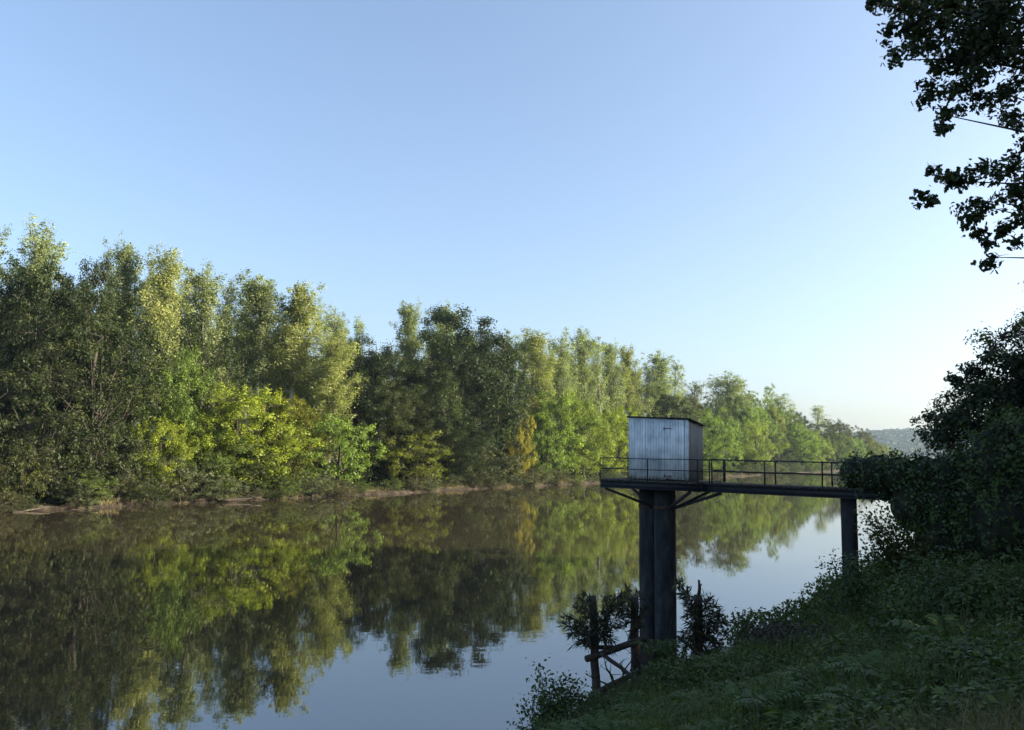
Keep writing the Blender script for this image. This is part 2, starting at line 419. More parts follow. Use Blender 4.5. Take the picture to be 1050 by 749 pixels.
POP = (.18, .215, .112); POPG = (.2, .22, .092); OAK = (.024, .036, .013); ASH = (.036, .05, .018)
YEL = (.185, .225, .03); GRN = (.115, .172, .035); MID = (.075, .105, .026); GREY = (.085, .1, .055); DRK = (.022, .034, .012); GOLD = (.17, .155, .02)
FAR = [
 # px, set-back, top row, width px, kind, colour, label
 (-60, 16, 255, 90, 'ash', ASH, 'olive ash tree just outside the left edge of the view'),
 (-25, 24, 240, 50, 'poplar', POP, 'pale poplar cut by the left edge of the picture'),
 (16, 22, 231, 52, 'poplar', POP, 'tallest pale poplar at the far left, rising above dark oaks'),
 (22, 11, 272, 95, 'oak', OAK, 'dark oak at the far left, below the tallest pale poplar'),
 (76, 12, 266, 78, 'oak', OAK, 'dark spiky-topped oak left of the sparse poplar tip'),
 (103, 24, 261, 26, 'thin_poplar', POP, 'thin sparse poplar tip between dark oak and twin pale poplars'),
 (98, 5, 300, 135, 'ash', ASH, 'broad dull olive ash hanging down to the water on the left'),
 (40, 5, 350, 110, 'ash', (.045, .055, .024), 'dark olive ash in shade at the left edge, above the water'),
 (128, 17, 251, 40, 'poplar', POP, 'tall pale poplar, left one of the close golden pair'),
 (153, 15, 257, 50, 'poplar', POPG, 'golden-lit poplar, right one of the close pair'),
 (178, 26, 278, 26, 'thin_poplar', POP, 'small thin poplar in the dip right of the golden pair'),
 (206, 18, 276, 44, 'poplar', POP, 'pale poplar with rounded double top, right of the dip'),
 (222, 24, 285, 28, 'thin_poplar', POP, 'sparse poplar leaning against the double-topped poplar'),
 (246, 22, 284, 32, 'thin_poplar', POP, 'sparse grey-green poplar with sky showing through its top'),
 (264, 15, 282, 44, 'bare_poplar', POP, 'full pale poplar with straight white trunk showing below'),
 (292, 13, 291, 48, 'bare_poplar', POPG, 'golden poplar with a leaning white trunk above the yellow maple', None, (0, .09)),
 (325, 20, 321, 20, 'thin_poplar', POP, 'narrow poplar spire right of the leaning golden poplar'),
 (345, 22, 319, 36, 'poplar', POP, 'pale poplar behind the bright-sided poplar'),
 (366, 24, 325, 20, 'thin_poplar', POP, 'sparse last poplar before the dark oak group'),
 (333, 8, 342, 48, 'poplar', POPG, 'poplar with bright lit right side hanging low over the green bush'),
 (181, 11, 358, 62, 'maple', GRN, 'bright green maple between poplars and yellow bush'),
 (215, 12, 350, 62, 'ash', ASH, 'olive tree with bare grey limbs under the double-topped poplar'),
 (163, 4, 427, 56, 'maple', YEL, 'small bright yellow maple at the left, over the grey willow'),
 (186, 2.2, 468, 58, 'willow', GREY, 'grey-green willow mound at the water under the yellow maple'),
 (8, 4, 425, 60, 'bush', (.042, .055, .02), 'dark bushy tree closing the bank at the left edge'),
 (58, 4, 418, 66, 'bush', (.036, .05, .02), 'dark bushy tree under the broad olive ash, left of its middle'),
 (104, 3.6, 430, 64, 'bush', (.045, .058, .024), 'dull bushy tree under the broad olive ash, right of its middle'),
 (138, 3.4, 446, 44, 'bush', (.05, .065, .026), 'grey-green bush left below the small yellow maple'),
 (24, 1.8, 458, 52, 'willow', (.075, .085, .028), 'olive lit willow at the waterline, far left'),
 (75, 1.8, 480, 60, 'willow', (.045, .055, .03), 'dim grey willow at the waterline left of the small mud beach'),
 (125, 2.0, 478, 60, 'willow', (.055, .06, .035), 'drab willow at the start of the mud beach'),
 (150, 1.6, 492, 26, 'bush', MID, 'small fresh green bush by the mud beach'),
 (244, 6, 397, 118, 'maple', YEL, 'largest yellow maple, at the middle of the left bank'),
 (292, 6, 404, 66, 'maple', (.12, .125, .016), 'yellow-green maple joined to the largest yellow maple'),
 (222, 4, 440, 70, 'maple', MID, 'shaded green maple left of the largest yellow maple'),
 (346, 4, 424, 84, 'bush', GRN, 'big round green bush right of the yellow maples'),
 (300, 3.4, 446, 62, 'bush', (.075, .1, .02), 'green bush at the bank between yellow maple and round bush'),
 (258, 3, 458, 56, 'bush', DRK, 'dark bush in shade under the largest yellow maple'),
 (378, 12, 351, 92, 'oak', OAK, 'dark rounded oak left of the tall dark oak'),
 (404, 7, 392, 62, 'oak', (.045, .055, .02), 'dull oak low in front of the rounded dark oak'),
 (437, 7, 372, 76, 'oak', ASH, 'olive oak with lit clumps on its right side'),
 (427, 3, 441, 62, 'bush', (.1, .115, .018), 'yellow-green bush at the water under the olive oak'),
 (424, 22, 313, 34, 'poplar', POP, 'pale poplar left behind the tall dark oak'),
 (450, 24, 311, 40, 'poplar', POP, 'pale poplar right behind the tall dark oak top'),
 (472, 10, 318, 112, 'oak', OAK, 'tall dark oak towering over the middle of the bank'),
 (508, 9, 348, 74, 'oak', DRK, 'dark oak joined to the right of the tall dark oak'),
 (466, 4, 420, 74, 'oak', DRK, 'low dark oak at the bank under the tall dark oak'),
 (497, 2.4, 455, 66, 'willow', (.06, .068, .035), 'grey willow mound at the water under the dark oaks'),
 (534, 4, 420, 27, 'maple', GOLD, 'narrow golden-orange small maple beside the grey willow'),
 (517, 22, 340, 22, 'thin_poplar', POP, 'sparse poplar tip right of the dark oaks'),
 (532, 22, 343, 28, 'thin_poplar', POP, 'second sparse poplar right of the dark oaks'),
 (552, 12, 337, 46, 'poplar', POPG, 'full green-gold poplar left of the big round yellow tree'),
 (579, 20, 345, 32, 'poplar', POP, 'pale poplar just right of the full green-gold poplar'),
 (597, 22, 339, 34, 'poplar', POP, 'tallest pale poplar above the big round yellow tree'),
 (615, 20, 347, 30, 'thin_poplar', POP, 'pale sparse poplar left of the hut, third of its row'),
 (632, 22, 353, 28, 'poplar', POP, 'pale poplar left of the hut roof corner'),
 (651, 20, 355, 30, 'poplar', POPG, 'cone-topped poplar over the left end of the hut roof'),
 (667, 22, 372, 22, 'thin_poplar', POP, 'thin poplar over the middle of the hut roof'),
 (683, 20, 362, 30, 'poplar', POP, 'pale poplar over the right part of the hut roof'),
 (697, 21, 369, 20, 'thin_poplar', POP, 'last thin poplar over the hut, beside the gap'),
 (575, 6, 402, 70, 'maple', (.13, .182, .036), 'big round yellow-green tree left of the hut'),
 (598, 4.5, 410, 66, 'maple', (.15, .192, .034), 'yellower half of the big round tree next to the hut'),
 (560, 4, 440, 44, 'bush', GRN, 'green bush at the bank left of the round yellow tree'),
 (633, 5, 417, 46, 'maple', YEL, 'yellow maple directly left of the hut'),
 (655, 6, 420, 50, 'maple', MID, 'green maple hidden mostly behind the hut'),
 (690, 8, 405, 52, 'oak', ASH, 'olive tree above the hut roof, under the poplars'),
 (722, 6, 424, 50, 'maple', GRN, 'green tree right of the hut, above the railing'),
 (712, 22, 391, 24, 'thin_poplar', (.09, .1, .05), 'bare twiggy poplar in the gap right of the hut poplars'),
 (735, 14, 402, 30, 'ash', ASH, 'olive tree in front of the bare twiggy poplar'),
 (756, 18, 384, 44, 'poplar', POP, 'broad domed poplar standing alone right of the hut'),
 (744, 4, 428, 40, 'bush', GRN, 'green riverside bush right of the hut'),
 (786, 18, 395, 36, 'ash', GRN, 'fresh green tree right of the broad domed poplar'),
 (800, 22, 404, 24, 'thin_poplar', POP, 'narrow poplar at the end of the high skyline'),
 (774, 5, 432, 46, 'maple', (.145, .182, .036), 'yellow-green maple above the middle of the railing'),
 (797, 6, 441, 36, 'ash', ASH, 'grey-olive tree right of the yellow-green maple over the railing'),
 (812, 14, 420, 28, 'ash', MID, 'green tree where the skyline starts to drop'),
 (822, 26, 423, 18, 'oak', OAK, 'small dark round crown on the sloping skyline'),
 (835, 24, 416, 22, 'thin_poplar', POP, 'lone open tree sticking up on the sloping skyline'),
 (822, 7, 434, 36, 'maple', GRN, 'yellow-green tree below the small dark crown'),
 (846, 12, 430, 32, 'ash', ASH, 'olive tree below the lone open tree'),
 (838, 5, 446, 28, 'maple', (.145, .182, .036), 'bright tree over the right part of the railing'),
 (860, 18, 431, 24, 'oak', (.055, .062, .028), 'dull round tree halfway down the sloping skyline'),
 (858, 7, 443, 30, 'maple', MID, 'green tree over the last railing posts'),
 (874, 14, 437, 26, 'ash', ASH, 'olive tree low on the sloping skyline'),
 (886, 18, 440, 20, 'oak', (.06, .066, .03), 'dull tree left of where the distant hill begins'),
 (877, 6, 449, 26, 'maple', GRN, 'yellowish tree above the clipped end of the ivy'),
 (894, 10, 448, 20, 'maple', (.1, .11, .022), 'last but one tree of the far bank, against the distant hill'),
 (906, 8, 456, 20, 'maple', (.145, .18, .036), 'last bright tree of the far bank, under the distant hill'),
 (920, 10, 462, 18, 'ash', ASH, 'low tree past the end of the bright trees, against the distant hill'),
]
for f in FAR:
    far_plant(*f)
SKYLINE = [(-40, 262), (0, 262), (20, 240), (50, 268), (100, 266), (125, 258), (160, 264), (180, 288), (205, 282), (222, 292), (245, 290), (292, 298), (310, 328), (345, 328), (370, 348), (400, 352), (415, 320), (450, 318), (480, 328),
           (510, 348), (550, 345), (597, 348), (632, 360), (680, 371), (700, 388), (712, 402), (735, 408), (756, 394), (785, 402), (800, 412), (822, 432), (840, 434), (870, 441), (900, 453)]
px = -40.0
while px < 900:
    p_ = px + rng.uniform(-4, 4)
    top = np.interp(p_, *zip(*SKYLINE)) + (rng.uniform(14, 48) if p_ < 700 else rng.uniform(2, 10))
    far_plant(p_, rng.uniform(27, 36), top, rng.uniform(24, 36) * (1 if p_ < 650 else .8), 'poplar' if p_ < 720 else 'ash', (.155, .185, .1) if p_ < 720 else MID,
              'pale poplar in the closed back row behind the front trees' if p_ < 720 else 'green tree in the back row where the skyline drops', 'back row poplars on the far bank' if p_ < 720 else 'back row trees on the far bank')
    px += 15 if px < 700 else 8
px = 712.0
while px < 915:
    far_plant(px, rng.uniform(11, 17), np.interp(px, *zip(*SKYLINE)) + rng.uniform(9, 20), rng.uniform(26, 38) * (1 if px < 820 else .7), random.choice(('maple', 'ash', 'maple')), random.choice((MID, GRN, (.12, .14, .035))),
              'rounded green tree in the middle row right of the hut', 'middle row trees right of the hut')
    px += 11
# understorey that closes the view between the trunks
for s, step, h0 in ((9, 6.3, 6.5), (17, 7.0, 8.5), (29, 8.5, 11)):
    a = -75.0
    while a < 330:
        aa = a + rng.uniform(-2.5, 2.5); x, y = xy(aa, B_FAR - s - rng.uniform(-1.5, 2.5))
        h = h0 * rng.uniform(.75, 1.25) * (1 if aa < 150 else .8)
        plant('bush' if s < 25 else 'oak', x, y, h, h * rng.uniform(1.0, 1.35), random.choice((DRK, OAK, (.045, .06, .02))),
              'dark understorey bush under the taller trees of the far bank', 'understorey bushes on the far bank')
        a += step * (1 + max(0, aa) / 300)
# low fringe along the far waterline
a = -45.0
while a < 300:
    aa = a + rng.uniform(-2, 2); x, y = xy(aa, B_FAR + rng.uniform(-1.3, .5))
    h = rng.uniform(1.6, 3.6)
    plant(random.choice(('willow', 'bush', 'willow')), x, y, h, h * rng.uniform(1.4, 2.0), random.choice((GREY, ASH, MID, (.07, .07, .04))),
          'low shrub overhanging the mud at the far waterline', 'low shrubs along the far waterline')
    a += 3.3 * (1 + max(0, aa) / 160) * (1.8 if -8 < aa < 14 else 1)

for a0, ln, an, lab in ((6, 5.2, .25, 'long bare snag reaching into the river under the round green bush'),
                        (30, 4, -.3, 'dark snag at the far waterline under the dark oaks'), (52, 5, .4, 'bare snag at the far waterline under the golden small maple')):
    b0 = B_FAR + .3; x, y = xy(a0, b0); x2, y2 = xy(a0 + ln * math.cos(an), b0 + ln * math.sin(an) * .8)
    mb = MB(); p0 = np.array((x, y, hz(x, y) + .35)); p1 = np.array((x2, y2, .25 + .5 * rng.random())); pts = wiggle(p0, p1, 7, .08); mb.tube(pts, np.linspace(.17, .04, 7), 7, jit=.05)
    for j in (2, 3, 4, 5): mb.tube(wiggle(pts[j], pts[j] + rng.normal(0, .5, 3) + (0, 0, .5), 4, .05), (.05, .035, .02, .008), 5, cap=False)
    tag(mb.build('driftwood', M_DEADWOOD), lab, 'driftwood')
def far_floor():
    n = 11000; a = rng.uniform(-110, 420, n); b = B_FAR - rng.uniform(2.0, 42, n); x, y = xy(a, b); z = height(x, y); k = 14
    u = unit(n * k); u[:, 2] = np.abs(u[:, 2]); f = np.repeat(rng.uniform(.5, 1.2, n), k); hh = np.repeat(rng.uniform(.6, 2.2, n), k)
    C = np.repeat(np.stack([x, y, z], -1), k, 0) + u * np.stack([f, f, hh], -1) * rng.uniform(.4, 1, (n * k, 1))
    V, F = cards(C, u + .7 * rng.normal(size=u.shape), rng.uniform(.25, .55, n * k), RHOMB)
    return np_mesh('undergrowth', V, F, False, np.clip(np.repeat(rng.normal(.48, .22, n), k) + rng.normal(0, .18, n * k), 0, 1))
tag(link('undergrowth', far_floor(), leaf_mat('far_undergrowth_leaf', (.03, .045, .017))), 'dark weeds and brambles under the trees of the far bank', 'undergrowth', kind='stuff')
# ------------------------------------------------------------------ wooded hill and haze
def scatter_wood():
    n = 7000
    a = rng.uniform(1480, 2260, n); b = rng.uniform(-500, 700, n); x, y = xy(a, b); z = height(x, y)
    k = 26; r = rng.uniform(5, 9, n)
    u = unit(n * k); u[:, 2] = np.abs(u[:, 2])
    C = np.repeat(np.stack([x, y, z + r * .5], -1), k, 0) + u * np.repeat(r, k)[:, None] * rng.uniform(.8, 1.1, (n * k, 1))
    t = np.clip(np.repeat(rng.normal(.5, .25, n), k) + rng.normal(0, .12, n * k), 0, 1)
    V, F = cards(C, u + .5 * rng.normal(size=u.shape), rng.uniform(3.4, 6.0, n * k), RHOMB, aspect=1.5)
    return np_mesh('woodland', V, F, False, t)
tag(link('woodland', scatter_wood(), leaf_mat('woodland_leaf', (.018, .028, .016))), 'distant wooded hill closing the valley, blue with haze', 'woodland', kind='stuff')
m, nt, out = nodes('haze_air')
pv = N(nt, 'ShaderNodeVolumePrincipled', Density=.0001); pv.inputs['Color'].default_value = (.6, .78, 1, 1); pv.inputs['Anisotropy'].default_value = .35
nt.links.new(pv.outputs[0], out.inputs['Volume'])
mb = MB(); c = xy(1050, -100)
mb.box((c[0], c[1], 47), 4100, 2900, 101, (AL[0], AL[1], 0), (AC[0], AC[1], 0))
hz_o = mb.build('haze', m); tag(hz_o, kind='stuff')

exec_near = True
# ------------------------------------------------------------------ platform, walkway, hut
DV = np.array((.8, -.6, 0)); NV = np.array((.6, .8, 0)); O = np.array((7.34, 25.0, 0)); UZ = np.array((0, 0, 1.))
DECK = 5.77
def br(t, n, z): return O + DV * t + NV * n + UZ * z
pier = empty('river_platform', br(-3.2, 1, 0), 0, label='dark steel platform on round columns with a railed walkway to the near bank', cat='platform')
INV = -np.array(pier.location)
def pb(mb, name, mat, smooth=False, bevel=0, parent=pier):
    mb.V = [v + INV for v in mb.V]
    return mb.build(name, mat, parent, smooth, bevel)
T0, T1, W1, W2, TE = -5.14, -1.32, 2.0, .92, 12.0
mb = MB()
for k in range(int((T1 - T0) / .16)):
    t = T0 + .08 + k * .16
    mb.box(br(t, W1 / 2 - .06, DECK - .025 + rng.uniform(-.006, .006)), .148, W1 + .1, .05, DV, NV)
t = T1 + .02
while t < TE:
    mb.box(br(t + .08, W2 / 2 + .02, DECK - .025 + rng.uniform(-.006, .006)), .148, W2 + .04, .05, DV, NV); t += .16
pb(mb, 'deck', M_DECK)
def girder(t0, t1, n, z0, z1, th=.06):
    mb = MB(); zc = (z0 + z1) / 2
    mb.box(br((t0 + t1) / 2, n, zc), t1 - t0, th * .4, z1 - z0 - .06, DV, NV)
    mb.box(br((t0 + t1) / 2, n, z1 - .015), t1 - t0, th * 2, .03, DV, NV)
    mb.box(br((t0 + t1) / 2, n, z0 + .015), t1 - t0, th * 2, .03, DV, NV)
    pb(mb, 'girder', M_STEEL)
girder(T0, T1, -.03, DECK - .3, DECK - .052); girder(T0, T1, W1 - .1, DECK - .3, DECK - .052)
girder(T1 + .003, TE, .08, DECK - .3, DECK - .052); girder(T1 + .003, TE, W2 - .06, DECK - .3, DECK - .052)
mb = MB()
mb.bar(br(T0 + .04, .04, DECK - .17), br(T0 + .04, W1 - .17, DECK - .17), .05, .2)
mb.bar(br(T1 - .04, .04, DECK - .17), br(T1 - .04, W1 - .17, DECK - .17), .05, .2)
mb.bar(br(-3.2, .04, DECK - .2), br(-3.2, W1 - .17, DECK - .2), .2, .18)
t = -.2
while t < TE:
    mb.bar(br(t, .12, DECK - .2), br(t, W2 - .1, DECK - .2), .05, .1); t += 1.7
pb(mb, 'cross_beam', M_STEEL)
RH = .74
def post(t, n, zb=DECK - .02, top=RH):
    mb = MB(); j = rng.normal(0, .006, 2)
    mb.bar(br(t, n, zb), br(t + j[0], n + j[1], DECK + top), .036, .036); pb(mb, 'railing_post', M_STEEL)
for t, zb in ((T0 + .02, DECK - .02), (-3.26, DECK - .02), (-1.45, DECK - .3)): post(t, -.09, zb)
for t in (-3.3, T1): post(t, W1 - .05)
post(T0 + .02, W1 - .05)
for k in range(7): post(-1.0 + 1.73 * k, .02)
for k in range(7): post(-.95 + 1.73 * k, W2 - .02)
post(-1.08, .02)
def rail(p, q, sag=.012, r=.016):
    mb = MB(); p, q = np.array(p), np.array(q); m = max(4, int(np.linalg.norm(q - p) / .6))
    pts = [p + (q - p) * k / (m - 1) + UZ * (sag * math.sin(k * 1.9) * .5) for k in range(m)]
    mb.tube(pts, [r] * m, 6); pb(mb, 'rail', M_STEEL, True)
for z in (RH, RH * .5):
    zz = DECK + z
    rail(br(T0, -.09, zz), br(-1.4, -.09, zz)); rail(br(-1.4, -.09, zz - .004), br(-1.05, .02, zz - .004)); rail(br(-1.06, .02, zz), br(TE, .02, zz), .012)
    rail(br(T0 + .02, -.07, zz - .002), br(T0 + .02, W1 - .05, zz - .002)); rail(br(T0, W1 - .05, zz + .002), br(T1, W1 - .05, zz + .002))
    rail(br(T1, W1 - .07, zz), br(T1, W2, zz)); rail(br(T1 + .02, W2 - .02, zz + .003), br(TE, W2 - .02, zz + .003), .012)
def column(t, n, r, ztop, zbot):
    mb = MB(); m = 14; c0 = br(t, n, 0)
    pts = [c0 + UZ * (zbot + (ztop - zbot) * k / (m - 1)) for k in range(m)]
    mb.tube(pts, [r * (1.0 + .006 * rng.normal()) for _ in range(m)], 28); return pb(mb, 'column', M_PILLAR, True)
column(-3.05, .8, .37, DECK - .302, -2.0); column(-3.79, 1.1, .37, DECK - .304, -2.0)
mb = MB(); mb.tube([br(-3.05, .8, 4.78), br(-3.05, .8, 4.9)], [.395, .395], 28); mb.tube([br(-3.79, 1.1, 4.78), br(-3.79, 1.1, 4.9)], [.395, .395], 28)
pb(mb, 'collar', M_RUST)
column(3.08, .45, .225, DECK - .302, 0.8)
for p, q in ((br(-4.98, .0, DECK - .32), br(-3.45, .72, 4.83)), (br(-1.75, .0, DECK - .32), br(-2.75, .52, 4.83)), (br(-.72, .1, DECK - .32), br(-2.72, .58, 4.8)),
             (br(-4.98, W1 - .1, DECK - .32), br(-3.9, 1.4, 4.83)), (br(-1.75, W1 - .1, DECK - .32), br(-2.75, 1.05, 4.83))):
    mb = MB(); mb.bar(p, q, .07, .09); pb(mb, 'brace', M_STEEL)

# hut
def hut_paint():
    m, nt, out = nodes('weathered_blue_grey_boards'); L = nt.links
    tc = N(nt, 'ShaderNodeTexCoord'); mp = N(nt, 'ShaderNodeMapping'); mp.inputs['Scale'].default_value = (14, 14, 1.1)
    L.new(tc.outputs['Object'], mp.inputs['Vector'])
    n1 = N(nt, 'ShaderNodeTexNoise', Scale=1.0, Detail=8, Roughness=.7); L.new(mp.outputs[0], n1.inputs['Vector'])
    n2 = N(nt, 'ShaderNodeTexNoise', Scale=2.2, Detail=5); L.new(tc.outputs['Object'], n2.inputs['Vector'])
    geo = N(nt, 'ShaderNodeNewGeometry')
    rp = ramp(nt, [(.25, (.46, .49, .5)), (.4, (.62, .66, .68)), (.55, (.71, .75, .77)), (.75, (.77, .8, .82))]); L.new(n1.outputs[0], rp.inputs[0])
    r2 = ramp(nt, [(.3, (.55, .6, .6)), (.6, (1, 1, 1))]); L.new(n2.outputs[0], r2.inputs[0])
    r3 = ramp(nt, [(0, (.86, .88, .9)), (1, (1.05, 1.04, 1.03))]); L.new(geo.outputs['Random Per Island'], r3.inputs[0])
    sep = N(nt, 'ShaderNodeSeparateXYZ'); L.new(tc.outputs['Object'], sep.inputs[0])
    ad = N(nt, 'ShaderNodeMath', operation='MULTIPLY_ADD'); ad.inputs[1].default_value = -.55; L.new(n1.outputs[0], ad.inputs[0]); L.new(sep.outputs['Z'], ad.inputs[2])
    r4 = ramp(nt, [(0, (.25, .24, .22)), (.13, (1, 1, 1))]); L.new(ad.outputs[0], r4.inputs[0])
    mk = N(nt, 'ShaderNodeMath', operation='ADD'); mk.inputs[1].default_value = .26; L.new(ad.outputs[0], mk.inputs[0]); L.new(mk.outputs[0], r4.inputs[0])
    prev = rp.outputs[0]
    for r_ in (r2, r3, r4):
        mx = N(nt, 'ShaderNodeMix', data_type='RGBA', blend_type='MULTIPLY'); mx.inputs[0].default_value = 1
        L.new(prev, mx.inputs[6]); L.new(r_.outputs[0], mx.inputs[7]); prev = mx.outputs[2]
    bs = N(nt, 'ShaderNodeBsdfPrincipled', Roughness=.9); bs.inputs['Specular IOR Level'].default_value = .12
    L.new(prev, bs.inputs['Base Color'])
    bp = N(nt, 'ShaderNodeBump', Strength=.25, Distance=.01); L.new(n1.outputs[0], bp.inputs['Height']); L.new(bp.outputs[0], bs.inputs['Normal'])
    L.new(bs.outputs[0], out.inputs['Surface'])
    return m
M_HUT = hut_paint()
M_SIDE_SHADE = rough_mat('shade_toned_side_boards', [(.3, (.15, .165, .17)), (.6, (.22, .235, .24)), (.8, (.28, .29, .29))], 6, stretch=(3, 3, .3))  # hut boards with the shade of the tree-facing side put into their colour
HT0, HT1, HN0, HN1 = -4.2, -1.94, .34, 1.55
hut_base = br(HT0, HN0, DECK + .004)
hut = empty('hut', hut_base, math.atan2(DV[1], DV[0]), label='small pale blue-grey boarded hut with a flat dark roof on the river platform', cat='hut')
HW, HD, HHL, HHR, DROP = HT1 - HT0, HN1 - HN0, 2.17, 2.07, .17     # local x along the front, y to the back
def htop(x, y): return HHL + (HHR - HHL) * x / HW - DROP * y / HD
def boards(x0, x1, along, fixed, thick, w=.105, zlo=.02, zcut=0.0, sign=1):
    mb = MB(); n = max(1, round((x1 - x0) / w)); w = (x1 - x0) / n
    for k in range(n):
        c = x0 + (k + .5) * w; dz = rng.uniform(-.004, .004)
        if along == 'x': top = htop(c, fixed) - zcut; mb.box((c, fixed + dz * sign, (zlo + top) / 2), w - .005, thick, top - zlo)
        else: top = htop(fixed, c) - zcut; mb.box((fixed + dz, c, (zlo + top) / 2), thick, w - .005, top - zlo)
    return mb
DX0, DX1 = 1.4, 2.12
boards(.03, DX0 - .006, 'x', 0, .022).build('front_wall', M_HUT, hut)
boards(DX1 + .006, HW - .06, 'x', 0, .022, w=.1).build('front_wall', M_HUT, hut)
door = boards(DX0 + .004, DX1 - .004, 'x', -.012, .024, w=.1, zlo=.05, zcut=.012).build('door', M_HUT, hut)
for z in (.16, 1.78):
    mb = MB(); mb.box((DX0 + .1, -.03, z), .27, .008, .026); mb.tube([(DX0 - .03, -.032, z - .05), (DX0 - .03, -.032, z + .05)], (.013, .013), 8)
    mb.build('hinge', M_RUST, door)
mb = MB(); mb.box((HW - .03, .004, htop(HW, 0) / 2), .056, .045, htop(HW, 0) - .02); mb.build('corner_post', M_HUT, hut)
mb = MB(); mb.box((.012, .005, htop(0, 0) / 2), .03, .04, htop(0, 0) - .02); mb.build('corner_post', M_HUT, hut)
boards(.03, HD, 'y', HW - .012, .022, w=.13).build('side_wall', M_SIDE_SHADE, hut)
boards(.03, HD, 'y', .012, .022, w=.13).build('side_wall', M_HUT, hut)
boards(.03, HW - .03, 'x', HD, .022, w=.13).build('back_wall', M_SIDE_SHADE, hut)
mb = MB(); oh = .06
cor = [(-oh, -oh), (HW + oh, -oh), (HW + oh, HD + oh), (-oh, HD + oh)]
Vr = [(x, y, htop(x, y) + dz) for dz in (.006, .05) for x, y in cor]
mb.add(Vr, [(3, 2, 1, 0), (4, 5, 6, 7), (0, 1, 5, 4), (1, 2, 6, 5), (2, 3, 7, 6), (3, 0, 4, 7)])
mb.build('roof', M_ROOF, hut)

# ------------------------------------------------------------------ near bank vegetation
M_IVY = leaf_mat('ivy_leaf', (.042, .075, .02), var=.5, hue=(1.15, 1.1, .7), transl=.2, rough=.4, spec=.4)
M_BRAMBLE = leaf_mat('bramble_leaf', (.05, .08, .024), var=.5, hue=(1.2, 1, .7), transl=.25)
M_UNDER = leaf_mat('undergrowth_leaf', (.062, .094, .026), var=.55, hue=(1.2, 1.1, .75), transl=.25)
M_FERN = leaf_mat('fern_leaf', (.07, .115, .03), var=.45, hue=(1.1, 1.05, .7), transl=.3)
M_GRASS = leaf_mat('grass_blade', (.085, .12, .035), var=.5, hue=(1.3, 1.1, .8), transl=.3)
M_OAKL = leaf_mat('oak_leaf', (.03, .045, .016), var=.4, hue=(1.1, 1, .7), transl=.22)
M_CORE = rough_mat('dark_leaf_core', [(.3, (.006, .008, .004)), (.7, (.022, .024, .012))], 5)  # near-black colour of the added backing inside the leaf masses

def blob_leaves(blobs, L, per, shape, depth=.35, up=.2, rand=.6, lump=.18):
    """blobs: (centre, (rx, ry, rz), rotation about z): leaves in the outer shell of every blob, none inside another blob"""
    Cs, Ns, Ts = [], [], []
    inv = []
    for c, r, rz in blobs: inv.append((np.array(c), np.array(r), math.cos(rz), math.sin(rz)))
    for (c, r, co, si) in inv:
        p_ = 1.6; area = 4 * math.pi * (((r[0] * r[1]) ** p_ + (r[0] * r[2]) ** p_ + (r[1] * r[2]) ** p_) / 3) ** (1 / p_)
        n = int(area * per); u = unit(n)
        f = 1 + lump * (np.sin(u[:, 0] * 7 + c[0]) * np.cos(u[:, 1] * 6 + c[1]) + .6 * np.sin(u[:, 2] * 11 + u[:, 0] * 9))
        f = f * (1 - depth * rng.random(n) ** 2 / max(.6, r.mean())) + np.abs(rng.normal(0, .03, n))
        q = u * f[:, None] * r
        W_ = np.stack([q[:, 0] * co - q[:, 1] * si, q[:, 0] * si + q[:, 1] * co, q[:, 2]], -1)
        nr = u / r; nr = np.stack([nr[:, 0] * co - nr[:, 1] * si, nr[:, 0] * si + nr[:, 1] * co, nr[:, 2]], -1)
        nr /= np.linalg.norm(nr, axis=1, keepdims=True)
        W_ = W_ + c; keep = np.ones(n, bool)
        for (c2, r2, co2, si2) in inv:
            if c2 is c: continue
            d = W_ - c2; e = np.stack([d[:, 0] * co2 + d[:, 1] * si2, -d[:, 0] * si2 + d[:, 1] * co2, d[:, 2]], -1) / r2
            keep &= (np.sum(e * e, 1) > .55)
        keep &= W_[:, 2] > height(W_[:, 0], W_[:, 1]) + .03
        W_, nr = W_[keep], nr[keep]
        Cs.append(W_); Ns.append(nr + rand * rng.normal(size=nr.shape) + np.array((0, 0, up)))
        cl_ = .5 + .28 * np.sin(W_[:, 0] * 2.1 + W_[:, 2] * 3) * np.cos(W_[:, 1] * 2.7)
        Ts.append(np.clip(cl_ + rng.normal(0, .2, len(W_)), 0, 1))
    C = np.concatenate(Cs)
    V, F = cards(C, np.concatenate(Ns), L * rng.uniform(.6, 1.4, len(C)), shape)
    return V, F, np.concatenate(Ts)
def core_mesh(name, blobs, k=.86):
    Vs, Fs, n0 = [], [], 0
    nu, nv = 22, 14
    for c, r, rz in blobs:
        co, si = math.cos(rz), math.sin(rz); V = []
        for j in range(nv + 1):
            for i in range(nu):
                th, ph = 2 * math.pi * i / nu, math.pi * j / nv
                q = np.array((math.cos(th) * math.sin(ph), math.sin(th) * math.sin(ph), math.cos(ph))) * np.array(r) * k * (1 + .07 * math.sin(5 * th + 3 * ph))
                V.append((c[0] + q[0] * co - q[1] * si, c[1] + q[0] * si + q[1] * co, c[2] + q[2]))
        F = [(j * nu + i, j * nu + (i + 1) % nu, (j + 1) * nu + (i + 1) % nu, (j + 1) * nu + i) for j in range(nv) for i in range(nu)]
        Vs.append(np.array(V)); Fs.append(np.array(F) + n0); n0 += len(V)
    return np_mesh(name, np.concatenate(Vs), np.concatenate(Fs), True)
